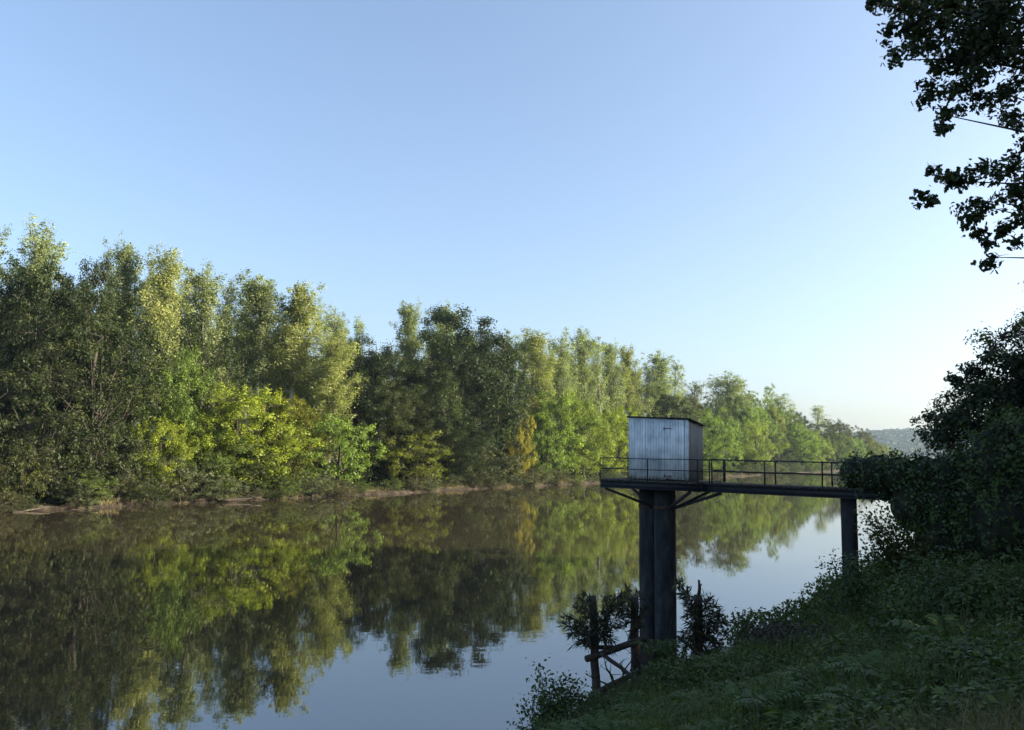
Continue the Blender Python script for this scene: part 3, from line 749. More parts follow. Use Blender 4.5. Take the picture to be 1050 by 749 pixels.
def leafy(name, blobs, L, per, shape, mat, label, cat, core=True, group=None, kcore=.84, **kw):
    base = np.array(blobs[0][0], float); base[2] = hz(base[0], base[1])
    t = empty(name, base, 0, label=label, cat=cat, group=group)
    V, F, tt = blob_leaves(blobs, L, per, shape, **kw)
    link('foliage', np_mesh('foliage', V - base, F, False, tt), mat, t)
    if core:
        bl = [(np.array(c) - base, r, z) for c, r, z in blobs]
        link('stems_or_core', core_mesh('stems_or_core', bl, kcore), M_CORE, t)  # added dark backing body inside the leaves so the mass looks opaque
    return t

RZB = math.atan2(DV[1], DV[0])
ivy = [(br(3.35, .45, DECK + .42), (.55, .62, .55), RZB)]
for k in range(10):
    t = 3.9 + k * .62
    ivy.append((br(t, .45 + rng.normal(0, .06), DECK + .36 - .06 * k * .3 + rng.normal(0, .05)), (.62, .75, .68 + .03 * k), RZB))
for k in range(7):
    t = 4.9 + k * .75
    ivy.append((br(t, -.05 + rng.normal(0, .1), DECK - .45 - .06 * k), (.65, .6, .75 + .1 * k), RZB))
for k in range(6):
    t = 5.6 + k * .7; zg = hz(*br(t, -.2, 0)[:2]); zt_ = DECK - .5
    ivy.append((br(t, -.15 + rng.normal(0, .1), (zg + zt_) / 2), (.75, .75, max(.6, (zt_ - zg) / 2 + .25)), RZB))
leafy('ivy', ivy, .085, 330, IVYLEAF, M_IVY, 'dark ivy smothering the bank end of the walkway in a clipped-looking block', 'ivy', rand=.8, lump=.3)
# bramble mound where the walkway meets the bank
mound = [(br(7.1, .6, DECK + .55), (1.1, 1.3, 1.45), RZB), (br(8.4, .4, DECK + .8), (1.5, 1.6, 1.7), RZB), (br(7.4, -.6, DECK - .9), (1.3, 1.2, 1.4), RZB),
         (br(8.7, -.8, DECK - .3), (1.6, 1.3, 1.6), RZB), (br(10.2, 0, DECK + .9), (1.9, 2.0, 1.8), RZB)]
leafy('bramble_mound', mound, .1, 240, IVYLEAF, M_BRAMBLE, 'big dark bramble mound at the right edge, higher than the ivy block', 'bramble', rand=.8, lump=.32)
# leafy shrub under the walkway end
def sprays(name, base, tips, L, per, mat, label, cat, group=None, shape=RHOMB, r0=.02, spread=.12, stemmat=None, droop=0):
    base = np.array(base, float)
    t_ = empty(name, base, 0, label=label, cat=cat, group=group); mb = MB(); Cs, Ns = [], []
    for tip in tips:
        tip = np.array(tip, float) - base; ctrl = tip * .55 + np.array((0, 0, .25 * np.linalg.norm(tip)))
        s0 = rng.normal(0, .06, 3) * (1, 1, 0); pts = []
        for q in np.linspace(0, 1, 9): pts.append((1 - q) ** 2 * s0 + 2 * q * (1 - q) * ctrl + q * q * tip + rng.normal(0, .012, 3))
        pts = np.array(pts); mb.tube(pts, np.linspace(r0, .004, 9), 5, cap=False)
        ln = np.linalg.norm(tip); n = max(3, int(per * ln)); q = rng.uniform(.15, 1, n) * 8; i = np.minimum(q.astype(int), 7); f = (q - i)[:, None]
        c = pts[i] * (1 - f) + pts[i + 1] * f + rng.normal(0, spread, (n, 3)); Cs.append(c)
        Ns.append(rng.normal(size=(n, 3)) + np.array((0, 0, .5)))
    C = np.concatenate(Cs); V, F = cards(C, np.concatenate(Ns), L * rng.uniform(.6, 1.4, len(C)), shape)
    link('stems_or_core', mb.mesh('stems_or_core', True), stemmat or M_DEADWOOD, t_)
    if per > 0: link('foliage', np_mesh('foliage', V, F, False, np.clip(rng.normal(.5, .25, len(C)), 0, 1)), mat, t_)
    return t_
def gpt(px, py, D, dz=0):
    p = P(px, py, D); return np.array((p.x, p.y, max(p.z, hz(p.x, p.y)) + dz))
def on_ground(px, D):
    r = ray(px, 462); x, y = r.x / r.y * D, D
    return np.array((x, y, hz(x, y)))
g0 = on_ground(925, 21.5)
tips = [P(x, y, 21 + rng.uniform(-.8, .8)) for x, y in [(884, 528), (890, 545), (880, 570), (893, 560), (886, 590), (900, 540), (910, 530), (905, 560), (915, 550), (898, 580), (889, 605),
        (905, 600), (920, 580), (925, 545), (935, 560), (930, 600), (912, 575), (940, 540), (945, 575), (895, 532), (903, 590), (915, 615), (930, 530), (950, 555)]]
sprays('shrub', g0, tips, .1, 95, leaf_mat('shrub_leaf', (.06, .075, .025), hue=(1.3, 1.1, .6)), 'loose leafy shrub hanging under the walkway beside the single column', 'shrub', spread=.13)

# old mooring posts, timbers and flood debris at the water's edge
def wooden_post(px, py0, py1, D, wpx, label, spike=False, lean=0):
    p, q = P(px, py1, D), P(px + lean, py0, D); r = wpx / FPX * D / 2
    mb = MB(); m = 9; pts = [np.array(p) * (1 - k / (m - 1)) + np.array(q) * k / (m - 1) + rng.normal(0, .012, 3) for k in range(m)]
    rad = [r * (1.1 - .25 * k / (m - 1)) for k in range(m)]
    mb.tube(pts, rad, 9, jit=.07)
    if spike:
        e = pts[-1]; mb.tube([e - (0, 0, .12), e + (.04, 0, .18), e + (.02, 0, .42)], (r * .42, r * .36, r * .2), 7, jit=.1); mb.tube([e + (.03, 0, .2), e + (.11, 0, .32)], (r * .2, r * .1), 5)
    return tag(mb.build('mooring_post', M_DEADWOOD, None), label, 'post')
wooden_post(611.5, 611, 720, 22.6, 8.5, 'old wooden post in the water at the left, holding a cross timber', lean=-3)
wooden_post(651, 612, 705, 23.4, 9, 'dark wooden post close beside the twin columns')
wooden_post(716, 611, 700, 22.8, 9.5, 'broken post with a spiked top right of the twin columns', spike=True)
def timber(p, q, w, h, label, name='timber', mat=None):
    mb = MB(); p, q = np.array(p), np.array(q); mb.tube([p + (q - p) * k / 5 + rng.normal(0, .008, 3) for k in range(6)], [w / 2 * rng.uniform(.9, 1.08) for _ in range(6)], 7, jit=.06)
    return tag(mb.build(name, mat or M_DEADWOOD), label, 'timber')
timber(P(601, 676, 22.4), P(662, 655, 23.2), .2, .2, 'thick slanting cross timber between the left post and the columns')
timber(P(604, 664, 22.5), P(640, 664, 22.9), .12, .2, 'short timber stub behind the left post')
timber(P(616, 670, 22.3), P(668, 708, 21.4), .12, .1, 'thin plank leaning from the left post down to the bank')
timber(P(604, 714, 22.2), P(662, 686, 22.8), .15, .2, 'fallen log at the waterline under the leaning plank', 'fallen_log')
timber(P(655, 655, 23.2), P(684, 696, 22.0), .12, .12, 'plank sloping from the cross timber down in front of the columns')
timber(P(688, 694, 22.0), P(738, 664, 23.2), .15, .2, 'dark log slanting up past the spiked post', 'fallen_log')
timber(P(712, 702, 22.0), P(790, 662, 24.0), .16, .16, 'long bare log lying right of the spiked post', 'fallen_log')
M_DEBRIS = leaf_mat('flood_debris_straw', (.035, .04, .02), var=.6, hue=(1.3, 1.15, .9), transl=.1)
def debris(center, n, dirs, label, L=.8, thick=.02, rad=.18, hgt=.35, jit=.38):
    """straw and reed stalks caught on a post by floods: long thin blades fanning out and drooping"""
    c0 = np.array(center); t_ = None
    C = c0 + rng.normal(0, 1, (n, 3)) * (rad, rad, hgt)
    dd = np.array([dirs[i] for i in rng.integers(0, len(dirs), n)]) + rng.normal(0, jit, (n, 3))
    dd /= np.linalg.norm(dd, axis=1, keepdims=True)
    V, F = [], []
    Ls = L * rng.uniform(.35, 1.15, n)
    k = 5
    side = np.cross(dd, unit(n)); side /= np.linalg.norm(side, axis=1, keepdims=True)
    rows = []
    for j in range(k):
        q = j / (k - 1); mid = C + dd * (Ls * q)[:, None] - np.array((0, 0, 1.0)) * (Ls * .35 * q * q)[:, None]
        wv = side * (thick * (1 - .85 * q) / 2)
        rows.append((mid - wv, mid + wv))
    Vs = np.stack([r for pr in rows for r in pr], 1)          # n, 2k, 3
    Fq = np.array([(2 * j, 2 * j + 1, 2 * j + 3, 2 * j + 2) for j in range(k - 1)])
    Fa = (np.arange(n)[:, None, None] * 2 * k + Fq[None]).reshape(-1, 4)
    tt = np.repeat(np.clip(rng.normal(.5, .25, n), 0, 1), k - 1)
    return tag(link('flood_debris', np_mesh('flood_debris', Vs.reshape(-1, 3), Fa, False, tt), M_DEBRIS), label, 'debris')
lr = Vector((1, 0, 0))
def feathers(origin, tips, label, D, L=.32, per=64, body=None):
    """reeds and twigs caught by floods: bent stalks with thin leaves raked along both sides"""
    base = np.array(P(*origin, D)); t_ = empty('flood_debris', base, 0, label=label, cat='debris'); mb = MB(); Cs, Ns, Ax = [], [], []
    for px, py in tips:
        s0 = rng.normal(0, 1, 3) * (.06, .06, .22); tip = np.array(P(px, py, D + rng.uniform(-.5, .5))) - base
        ctrl = s0 * .4 + tip * .5 + np.array((0, 0, .22 * np.linalg.norm(tip) + .05)); q = np.linspace(0, 1, 9)[:, None]
        pts = (1 - q) ** 2 * s0 + 2 * q * (1 - q) * ctrl + q * q * tip + rng.normal(0, .012, (9, 3)); mb.tube(pts, np.linspace(.014, .003, 9), 4, cap=False)
        ln = np.linalg.norm(tip - s0); n = int(per * ln) + 6; f = rng.uniform(.12, 1, n) * 8; i = np.minimum(f.astype(int), 7); w = (f - i)[:, None]
        c = pts[i] * (1 - w) + pts[i + 1] * w; T = pts[i + 1] - pts[i]; T /= np.linalg.norm(T, axis=1, keepdims=True)
        ax = T * .9 + unit(n) * .8 + np.array((0, 0, -.25)); ax /= np.linalg.norm(ax, axis=1, keepdims=True)
        Cs.append(c + ax * L * .45); Ax.append(ax); Ns.append(unit(n))
    C = np.concatenate(Cs); V, F = cards(C, np.concatenate(Ns), L * rng.uniform(.5, 1.3, len(C)), RHOMB, axis_dir=np.concatenate(Ax), aspect=.22)
    link('stalks', mb.mesh('stalks', True), M_DEADWOOD, t_); link('reeds', np_mesh('reeds', V, F, False, np.clip(rng.normal(.5, .25, len(C)), 0, 1)), M_DEBRIS, t_)
feathers((612, 658), [(578, 640), (580, 632), (586, 650), (592, 622), (588, 662), (598, 612), (604, 616), (640, 616), (634, 610), (628, 620), (642, 628), (622, 612), (633, 640), (630, 656), (626, 664), (594, 640), (600, 660), (636, 624)],
         'fan of dark feathery reeds and twigs caught on the left post', 22.5)
feathers((650, 640), [(636, 618), (640, 612), (644, 606), (634, 628), (655, 610), (660, 622), (638, 640), (645, 655), (656, 640)], 'small reed tangle on the post beside the twin columns', 23.3)
feathers((718, 640), [(697, 598), (700, 608), (703, 618), (705, 630), (745, 640), (742, 634), (738, 628), (744, 650), (735, 660), (730, 668), (722, 676), (712, 672), (706, 664), (702, 650), (726, 612), (732, 620), (716, 668), (710, 655), (728, 655), (738, 668), (700, 670), (720, 620), (708, 640)],
         'shaggy mass of reeds hanging on the spiked post', 22.7, per=80)
# dead branches and thin shrubs against the water
def bare(px0, py0, D, tips, label, name='dead_branch', r0=.035):
    b = np.array(P(px0, py0, D)); mb = MB()
    for tx, ty in tips:
        q = np.array(P(tx, ty, D + rng.uniform(-.4, .4))); pts = wiggle(b, q, 7, .05); mb.tube(pts, np.linspace(r0, .006, 7), 5, cap=False)
        for _ in range(4):
            i = rng.integers(2, 6); tw = pts[i] + rng.normal(0, .18, 3) + (0, 0, .18); mb.tube(wiggle(pts[i], tw, 4, .02), (.012, .009, .006, .003), 4, cap=False)
    return tag(mb.build(name, M_DEADWOOD), label, 'branch')
bare(768, 672, 24, [(752, 628), (762, 625), (756, 645), (770, 640), (746, 655)], 'bare twiggy shrub standing at the waterline between post and single column')
bare(800, 668, 23.5, [(780, 640), (786, 655), (822, 653), (795, 645)], 'forked dead branch lying on the bank edge')
bare(742, 690, 22.5, [(760, 660), (735, 665), (752, 672), (728, 676)], 'tangle of bent dead twigs beside the spiked post')
bare(668, 696, 22, [(640, 645), (658, 632), (702, 646), (690, 628), (648, 664), (676, 640)], 'dead twigs sprawling in front of the twin columns')
bare(632, 704, 22, [(618, 668), (640, 676), (652, 664), (626, 686), (600, 690)], 'broken twigs under the slanting cross timber')
bare(724, 694, 22.3, [(700, 650), (748, 648), (740, 668), (708, 668), (756, 660)], 'forked dead limbs behind the spiked post')
timber(P(694, 652, 22.6), P(742, 692, 22.2), .1, .1, 'thin broken pole crossing behind the spiked post')
sprays('bush', P(690, 712, 21.3), [P(x, y, 21.5 + rng.uniform(-.4, .4)) for x, y in [(678, 668), (690, 672), (704, 680), (712, 688), (684, 660), (676, 690), (698, 666)]],
       .075, 95, M_BRAMBLE, 'tangled bramble climbing the foot of the twin columns', 'bush', spread=.11)
g = on_ground(765, 23.6)
sprays('bush', P(768, 690, 23), [P(x, y, 23 + rng.uniform(-.5, .5)) for x, y in [(755, 652), (762, 645), (770, 648), (778, 655), (750, 660), (745, 670), (785, 662), (760, 664), (772, 660), (766, 636), (757, 630)]],
       .08, 110, M_BRAMBLE, 'dark small bush at the waterline right of the spiked post', 'bush', spread=.12)
sprays('bush', P(560, 770, 18.4), [P(x, y, 18.4 + rng.uniform(-.6, .6)) for x, y in [(533, 722), (540, 742), (552, 716), (558, 705), (570, 702), (580, 695), (590, 700), (565, 715), (575, 710), (585, 712), (548, 728), (560, 725), (600, 704), (528, 744), (572, 722), (554, 684), (595, 715)]],
       .085, 105, M_BRAMBLE, 'loose bramble bush with arching tips at the bottom middle of the view', 'bush', spread=.14)
sprays('bush', P(850, 660, 21), [P(x, y, 21 + rng.uniform(-.5, .5)) for x, y in [(828, 632), (836, 640), (845, 628), (855, 636), (822, 646), (840, 650), (812, 650), (862, 640), (850, 645), (832, 655), (815, 640)]],
       .07, 90, M_BRAMBLE, 'sparse bush at the foot of the single column', 'bush', spread=.1)
bare(868, 630, 22.5, [(835, 605), (840, 612), (850, 600), (846, 618)], 'feathery dry twig reaching out left of the single column', 'dead_branch', .014)

# ---- undergrowth (leaves), grass, ferns on the shaded near bank
def bank_points(n, dmin, dmax, pxmin, pxmax, smin=.2):
    D = np.exp(rng.uniform(math.log(dmin), math.log(dmax), n)); px = rng.uniform(pxmin, pxmax, n)
    x = (px - CX) / FPX * D; y = D; a, b = ab(x, y); s = b - B_NEAR
    k = (s > smin) & (s < 22)
    x, y = x[k], y[k]; return x, y, height(x, y)
def undergrowth():
    x, y, z = bank_points(11000, 5, 42, 480, 1250, -.3)
    pxs = CX + FPX * x / y; s_ = ab(x, y)[1] - B_NEAR; k = ~((pxs > 560) & (pxs < 840) & (s_ < 1.4)); x, y, z = x[k], y[k], z[k]
    lump = np.clip(.38 + .34 * wob(x, y, 1.1) + .3 * wob(y, x, .5), .03, 1.5)
    Cs, Ns, Ts, Ss = [], [], [], []
    for xi, yi, zi, l in zip(x, y, z, lump):
        n = 26; h = (.2 + .38 * l) * rng.uniform(.6, 1.4) * float(np.clip(.2 + (ab(xi, yi)[1] - B_NEAR) / 11, .2, 1)) * (.25 if 780 < CX + FPX * xi / yi < 905 and yi > 13 else .85 if yi < 7 else 1); r = rng.uniform(.2, .5)
        u = unit(n); u[:, 2] = np.abs(u[:, 2])
        Cs.append(np.array((xi, yi, zi)) + u * (r, r, h)); Ns.append(u + .6 * rng.normal(size=(n, 3)) + (0, 0, .5))
        Ts.append(np.clip(rng.normal(.48, .22) + rng.normal(0, .18, n), 0, 1)); Ss.append(np.full(n, rng.uniform(.04, .11)))
    C = np.concatenate(Cs); V, F = cards(C, np.concatenate(Ns), np.concatenate(Ss) * rng.uniform(.6, 1.3, len(C)), RHOMB)
    return np_mesh('undergrowth', V, F, False, np.concatenate(Ts))
def shore_undergrowth():
    n = 5200; a = rng.uniform(28, 150, n); b = B_NEAR + rng.uniform(-.6, 12, n) ** 1.0; x, y = xy(a, b); z = height(x, y); k = 22
    u = unit(n * k); u[:, 2] = np.abs(u[:, 2]); f = np.repeat(rng.uniform(.4, .9, n), k)
    C = np.repeat(np.stack([x, y, z], -1), k, 0) + u * f[:, None] * (1, 1, .9)
    V, F = cards(C, u + .7 * rng.normal(size=u.shape), rng.uniform(.1, .22, n * k), RHOMB)
    return np_mesh('undergrowth', V, F, False, np.clip(np.repeat(rng.normal(.48, .22, n), k) + rng.normal(0, .18, n * k), 0, 1))
tag(link('undergrowth', shore_undergrowth(), M_UNDER), 'rough weeds on the near bank beyond the walkway', 'undergrowth', kind='stuff')
tag(link('undergrowth', undergrowth(), M_UNDER), 'shaded nettles and weeds covering the near bank', 'undergrowth', kind='stuff')
def blades(x, y, z, hgt, width, lean=.35, k=4):
    n = len(x); base = np.stack([x, y, z], -1); ang = rng.uniform(0, 6.283, n); side = np.stack([np.cos(ang), np.sin(ang), 0 * ang], -1)
    ld = np.stack([np.cos(ang + 1.57), np.sin(ang + 1.57), 0 * ang], -1) * (lean * rng.normal(0, 1, n))[:, None]
    rows = []
    for j in range(k):
        q = j / (k - 1); mid = base + np.array((0, 0, 1)) * (hgt * q * (1 - .18 * q))[:, None] + ld * (hgt * q * q)[:, None]
        wv = side * (width * (1 - .9 * q) / 2)[:, None]; rows += [mid - wv, mid + wv]
    V = np.stack(rows, 1).reshape(-1, 3)
    Fq = np.array([(2 * j, 2 * j + 1, 2 * j + 3, 2 * j + 2) for j in range(k - 1)])
    return V, (np.arange(n)[:, None, None] * 2 * k + Fq[None]).reshape(-1, 4), k - 1
def grass(name, n, dmin, dmax, p0, p1, h, wd, mat, label, per=14, rad=.16):
    x, y, z = bank_points(n, dmin, dmax, p0, p1, .5)
    t = np.clip(rng.normal(.5, .2, len(x)), 0, 1)
    x = np.repeat(x, per) + rng.normal(0, rad, len(x) * per); y = np.repeat(y, per) + rng.normal(0, rad, len(y) * per)
    z = height(x, y) - .02; m = len(x)
    V, F, k = blades(x, y, z, rng.uniform(.5, 1.25, m) * h, rng.uniform(.6, 1.3, m) * wd)
    tt = np.repeat(np.clip(np.repeat(t, per) + rng.normal(0, .15, m), 0, 1), k)
    return tag(link(name, np_mesh(name, V, F, False, tt), mat), label, 'grass', kind='stuff')
grass('grass', 6500, 4.3, 26, 560, 1250, .58, .011, M_GRASS, 'long green grass on the near bank')
grass('dry_grass', 650, 4.2, 7.0, 850, 1200, .85, .007, M_STRAW, 'dry tan grass stalks in the near right corner', per=12, rad=.2)
grass('dry_stalks', 260, 6, 23, 600, 1100, .95, .011, M_STRAW, 'thin dead stalks standing among the weeds of the near bank', per=5, rad=.25)
def far_grass():
    n = 2600; a = rng.uniform(-50, 260, n); b = B_FAR - rng.uniform(.7, 2.6, n)
    k = np.sin(a * .35) + .6 * np.sin(a * .11 + 1) + rng.normal(0, .5, n) > .15; a, b = a[k], b[k]
    x, y = xy(a, b); per = 14; x = np.repeat(x, per) + rng.normal(0, .25, len(x) * per); y = np.repeat(y, per) + rng.normal(0, .25, len(y) * per)
    z = height(x, y) - .05; m = len(x); V, F, kk = blades(x, y, z, rng.uniform(.5, 1.3, m) * .65, rng.uniform(.025, .05, m), .6)
    return np_mesh('bank_grass', V, F, False, np.repeat(np.clip(rng.normal(.55, .25, m), 0, 1), kk))
tag(link('bank_grass', far_grass(), leaf_mat('bank_dry_grass', (.19, .165, .09), var=.45, hue=(1.1, 1, .8), transl=.2)), 'pale dry grass fringe on the far mud bank', 'grass', kind='stuff')

def fern_mesh(v):
    Cs, Ns, Ax, Ls = [], [], [], []; mb = MB(); nf = 9
    for f in range(nf):
        an = 6.283 * f / nf + rng.normal(0, .3); ln = rng.uniform(.65, 1.0); rise = rng.uniform(.45, .8); m = 16
        q = np.linspace(0, 1, m); rad = ln * q * .9; zz = ln * rise * (1.6 * q - 1.25 * q * q)
        spine = np.stack([np.cos(an) * rad, np.sin(an) * rad, zz], -1)
        mb.tube(spine[::3], np.linspace(.008, .003, len(spine[::3])), 4, cap=False)
        T = np.gradient(spine, axis=0); T /= np.linalg.norm(T, axis=1, keepdims=True)
        S = np.cross(T, (0, 0, 1.)); S /= np.linalg.norm(S, axis=1, keepdims=True); Nn = np.cross(S, T)
        for sg in (-1, 1):
            L = .24 * ln * np.sin(np.pi * (q * .9 + .08)) + .02
            ax = S * sg + T * .35
            Cs.append(spine[2:] + (ax * L[:, None] * .5)[2:]); Ns.append(Nn[2:] + rng.normal(0, .15, (m - 2, 3))); Ax.append(ax[2:]); Ls.append(L[2:])
    C = np.concatenate(Cs)
    V, F = cards(C, np.concatenate(Ns), np.concatenate(Ls), RHOMB, axis_dir=np.concatenate(Ax), aspect=.5)
    me = np_mesh('fronds', V, F, False, np.clip(rng.normal(.5, .15, len(C)), 0, 1)); me.materials.append(M_FERN)
    st = mb.mesh('stalks', True); st.materials.append(M_FERN)
    return me, st
FERNS = [fern_mesh(v) for v in range(4)]
def fern(p, sc, label='green fern tuft among the weeds of the shaded near bank', group='ferns on the near bank'):
    me, st = FERNS[random.randrange(4)]
    t = empty('fern', p, random.uniform(0, 6.28), label=label, cat='fern', group=group)
    for n_, m_ in (('fronds', me), ('stalks', st)):
        o = link(n_, m_, None, t); o.scale = (sc, sc, sc * random.uniform(.8, 1.2))
for px, py, D, sc in [(672, 655, 22.3, 1.2), (684, 668, 21.8, 1.1), (692, 648, 22.6, 1.0), (678, 684, 21.5, 1.1), (700, 684, 21.8, .9)]:
    p = P(px, py + 18, D); fern(p, sc * .75, 'pale green fern at the foot of the twin columns', 'ferns at the foot of the twin columns')
x, y, z = bank_points(210, 6.5, 27, 560, 1060, .8)
for xi, yi, zi in zip(x, y, z):
    if not (780 < CX + FPX * xi / yi < 910 and yi > 13): fern((xi, yi, zi + .05), random.uniform(.55, 1.1))

# ---- bank bushes that give the slope its lumps
for px, D, r, h, lab, mat in [(830, 20.0, 1.3, .35, 'brownish dead bracken heap below the single column', leaf_mat('dead_bracken', (.045, .038, .028), hue=(1.2, 1, .8), transl=.15)),
                              (945, 14.0, 1.1, .5, 'low rounded bramble on the slope below the shrub', M_BRAMBLE),
                              (1010, 13.5, 1.4, .9, 'bramble against the foot of the tall mound at right', M_BRAMBLE),
                              (735, 18.5, 1.1, .2, 'flat bramble just up the slope from the spiked post', M_BRAMBLE),
                              (640, 17.3, 1.2, .3, 'flat bramble on the slope below the leaning plank', M_BRAMBLE),
                              (800, 14.5, .9, .55, 'rounded bramble hump in the middle of the slope', M_BRAMBLE),
                              (890, 11.5, .8, .5, 'low bramble among the ferns near the bottom right', M_BRAMBLE),
                              (700, 15.5, .8, .35, 'small bramble low on the slope near the bottom edge', M_BRAMBLE),
                              (1005, 9.5, .7, .5, 'bramble beside the dry grass at the right edge', M_BRAMBLE),
                              (965, 17.5, 1.2, .8, 'low bramble where the ivy meets the ground', M_BRAMBLE),
                              (960, 15.5, 1.3, 1.0, 'dark bramble beneath the ivy block', M_BRAMBLE)]:
    p = on_ground(px, D)
    bl = [((p[0] + rng.normal(0, r * .5), p[1] + rng.normal(0, r * .5), p[2] + h * .25), (r * rng.uniform(.5, .9), r * rng.uniform(.5, .9), h * rng.uniform(.6, 1)), rng.uniform(0, 3)) for _ in range(5)]
    leafy('bramble', bl, .075, 420, RHOMB, mat, lab, 'bramble', core=False, rand=.9, up=.5, lump=.28, depth=.9)

# ------------------------------------------------------------------ near trees on the right
def big_leaf_tree(name, base, clumps, limbs, L, per, shape, mat, label, trunk_r=.35, top=None, along=0, **kw):
    base = np.array(base, float); t = empty(name, base, 0, label=label, cat='tree')
    cl = np.array(clumps, float); cl[:, :3] -= base
    global LEAF
    mb = MB(); tp = np.array(top) - base if top is not None else np.array((0, 0, cl[:, 2].max() * .8))
    tk = wiggle((0, 0, -.4), tp, 9, .1); mb.tube(tk, np.linspace(trunk_r, trunk_r * .25, 9), 12); extra = []
    for i in limbs:
        q = cl[i, :3]; k = int(np.clip(np.searchsorted(tk[:, 2], q[2] - 1.2), 2, 7)); pts = wiggle(tk[k], q, 8, .14)
        mb.tube(pts, np.linspace(trunk_r * .16, .005, 8), 6, cap=False)
        for _ in range(4):
            j = rng.integers(3, 8); e = pts[j] + rng.normal(0, .1, 3); mb.tube(wiggle(pts[j], e, 4, .03), (.008, .006, .004, .002), 4, cap=False)
        if along:
            for j in (5, 6, 7):
                d_ = pts[j] + base - np.array(EYE)
                if d_[1] > 1 and 262 < 460 - FPX * d_[2] / d_[1] < 420: continue
                extra.append((*(pts[j] + rng.normal(0, .07, 3)), along * rng.uniform(.7, 1.3), along))
    if extra: cl = np.concatenate([cl, np.array(extra)])
    keep = LEAF; LEAF = mat
    me, C = crown_mesh('crown', cl, L, per, shape=shape, **kw); LEAF = keep
    link('crown', me, None, t)
    link('trunk', mb.mesh('trunk', True), M_BARK, t)
    return t
# overhanging oak: leaf clusters of its river side where the photo shows them, the rest of the crown round its trunk
oc = [(930, 0, 16), (950, 4, 20), (975, 4, 24), (995, 12, 24), (1015, 4, 26), (1035, 14, 26), (985, 35, 20), (1012, 48, 20), (1032, 40, 22), (940, 35, 14), (1000, 60, 14), (1045, 62, 18), (893, 4, 8), (905, 2, 14), (925, 6, 20), (912, 30, 9), (908, 45, 8), (915, 62, 9), (932, 30, 16), (945, 20, 20), (938, 52, 12), (955, 45, 18), (970, 25, 22), (960, 70, 14), (950, 88, 11),
      (948, 104, 9), (965, 95, 13), (968, 118, 11), (965, 133, 8), (980, 60, 20), (985, 90, 15), (985, 112, 11), (1000, 40, 24), (1005, 75, 16), (1003, 100, 12), (1020, 20, 26), (1025, 60, 18),
      (1030, 95, 14), (1030, 118, 11), (1045, 40, 24), (1045, 85, 16), (1045, 130, 12), (1015, 108, 9), (1055, 150, 14), (1040, 160, 9),
      (955, 176, 9), (968, 180, 10), (982, 186, 11), (996, 184, 12), (945, 200, 8), (941, 211, 6), (955, 206, 8), (1010, 172, 12), (1022, 178, 14), (1038, 172, 14), (985, 215, 9), (995, 225, 11), (1010, 212, 12), (1025, 205, 13), (1042, 200, 14),
      (1000, 240, 9), (1012, 250, 9), (1018, 264, 6), (1028, 235, 11), (1042, 228, 12), (1040, 250, 8), (1058, 215, 16), (1060, 180, 16), (1075, 140, 18), (1075, 60, 30), (1090, 200, 18)]
cl = []
for px, py, r in oc:
    p = P(px, py, 10.2 + rng.uniform(-.7, .7)); rr = r / FPX * 10.2 * 1.1; cl.append((p.x, p.y, p.z, rr, rr * .8))
nvis = len(cl)
OB = np.array((11.2, 9.6, hz(11.2, 9.6)))
for i in range(170):
    u = unit(1)[0]; p = OB + np.array((u[0] * 4.2, u[1] * 5.0, 7.6 + u[2] * 4.6)) * rng.uniform(.75, 1, 1)[0] ** np.array((.5, .5, .15))
    d = p - np.array(EYE); pxx = CX + FPX * d[0] / d[1] if d[1] > .5 else 9999
    pyy = 460 - FPX * (p[2] - EYE.z) / d[1] if d[1] > .5 else -999
    if pxx < 1190 and pyy > -60 : continue
    if d[1] > .5 and pxx < 900: continue
    cl.append((*p, rng.uniform(.45, .8), rng.uniform(.35, .6)))
big_leaf_tree('oak_tree', OB, cl, list(range(2, nvis, 5)) + list(range(nvis, len(cl), 9)), .088, 420, OAKLEAF, M_OAKL,
              'near oak whose leafy branches hang into the top right corner', .38, top=OB + (0, 0, 9.5), along=.13, shell=.95, rand=1.0, up=.2)
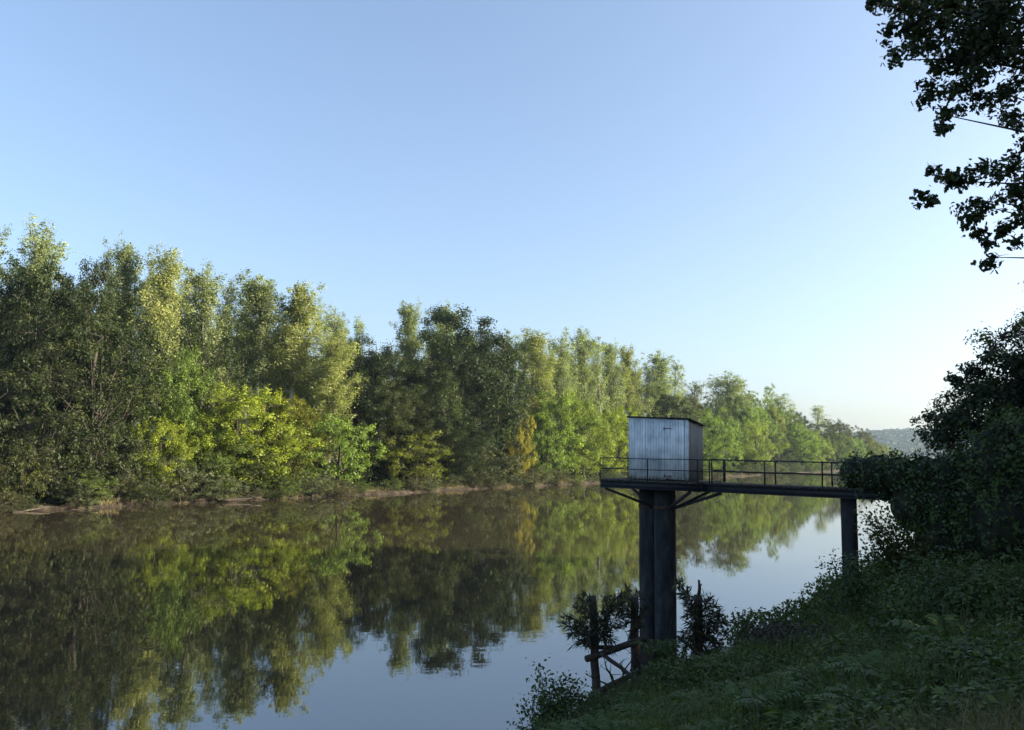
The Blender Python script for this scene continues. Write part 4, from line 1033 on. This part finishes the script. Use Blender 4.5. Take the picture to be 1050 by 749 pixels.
# dark maple behind the ivy at the right edge
MBASE = np.array((21.5, 33.0, hz(21.5, 33)))
cl = []
for px, py, r in [(975, 430, 16), (990, 440, 18), (995, 415, 16), (1015, 395, 18), (1020, 425, 20), (1010, 445, 20), (1040, 415, 22), (1050, 440, 24), (1045, 385, 18), (970, 450, 14), (948, 445, 12), (940, 432, 6), (955, 428, 10), (965, 440, 16), (962, 415, 10), (975, 405, 11), (985, 425, 18), (978, 388, 8), (990, 395, 12), (985, 376, 6), (1000, 380, 12), (1005, 405, 18), (1012, 368, 10), (1022, 355, 9),
                  (1030, 375, 16), (1030, 345, 8), (1035, 400, 20), (1045, 350, 13), (1050, 370, 18), (1060, 340, 16), (1000, 440, 20), (1030, 430, 22), (1060, 400, 24), (1080, 350, 22), (1085, 390, 26), (1075, 352, 18), (1100, 360, 24), (960, 455, 12), (1060, 440, 24), (980, 458, 14)]:
    p = P(px, py, 32 + rng.uniform(-2, 2)); rr = r / FPX * 32 * 1.05; cl.append((p.x, p.y, p.z, rr, rr * .8))
for i in range(60):
    u = unit(1)[0]; p = MBASE + np.array((2.5 + u[0] * 3.5, 1.5 + u[1] * 3.5, 5.5 + u[2] * 4.2)); d = p - np.array(EYE)
    if CX + FPX * d[0] / d[1] < 1035 or 464 - FPX * d[2] / d[1] < 345: continue
    cl.append((*p, rng.uniform(.7, 1.1), rng.uniform(.5, .8)))
big_leaf_tree('maple_tree', MBASE, cl, list(range(0, len(cl), 4)), .15, 130, OAKLEAF, leaf_mat('dark_maple_leaf', (.026, .04, .014), hue=(1.15, 1, .7), transl=.2),
              'dark maple rising behind the ivy at the right edge', .3, shell=.7, rand=.8)
# trees further along the near bank, right of the view: they throw the shade over bank, walkway and hut
for x, y, H, W, k in [(25, 27, 15, 10, 'maple'), (34.5, 34, 18, 12, 'oak'), (23, 19, 15, 10, 'maple'), (20, 14, 14, 9, 'maple'), (21, 5, 15, 11, 'maple'), (24, -5, 16, 12, 'oak'), (36, 24, 19, 14, 'oak'), (34, 12, 18, 14, 'oak'),
                      (40, 42, 16, 11, 'maple'), (37, 38, 18, 12, 'maple'), (19, -14, 15, 11, 'maple'), (36, 0, 18, 14, 'oak'), (30, 29.5, 12, 9, 'bush'), (28, 22, 12, 9, 'bush'), (17, 1, 7, 7, 'bush'), (17, 7, 7, 7, 'bush'), (19, -5, 8, 8, 'bush'), (20, 12, 8, 8, 'bush'), (38, 46, 16, 12, 'oak')]:
    plant(k, x, y, H, W, (.04, .052, .018), 'shade tree on the near bank beyond the right edge of the view', 'shade trees on the near bank')
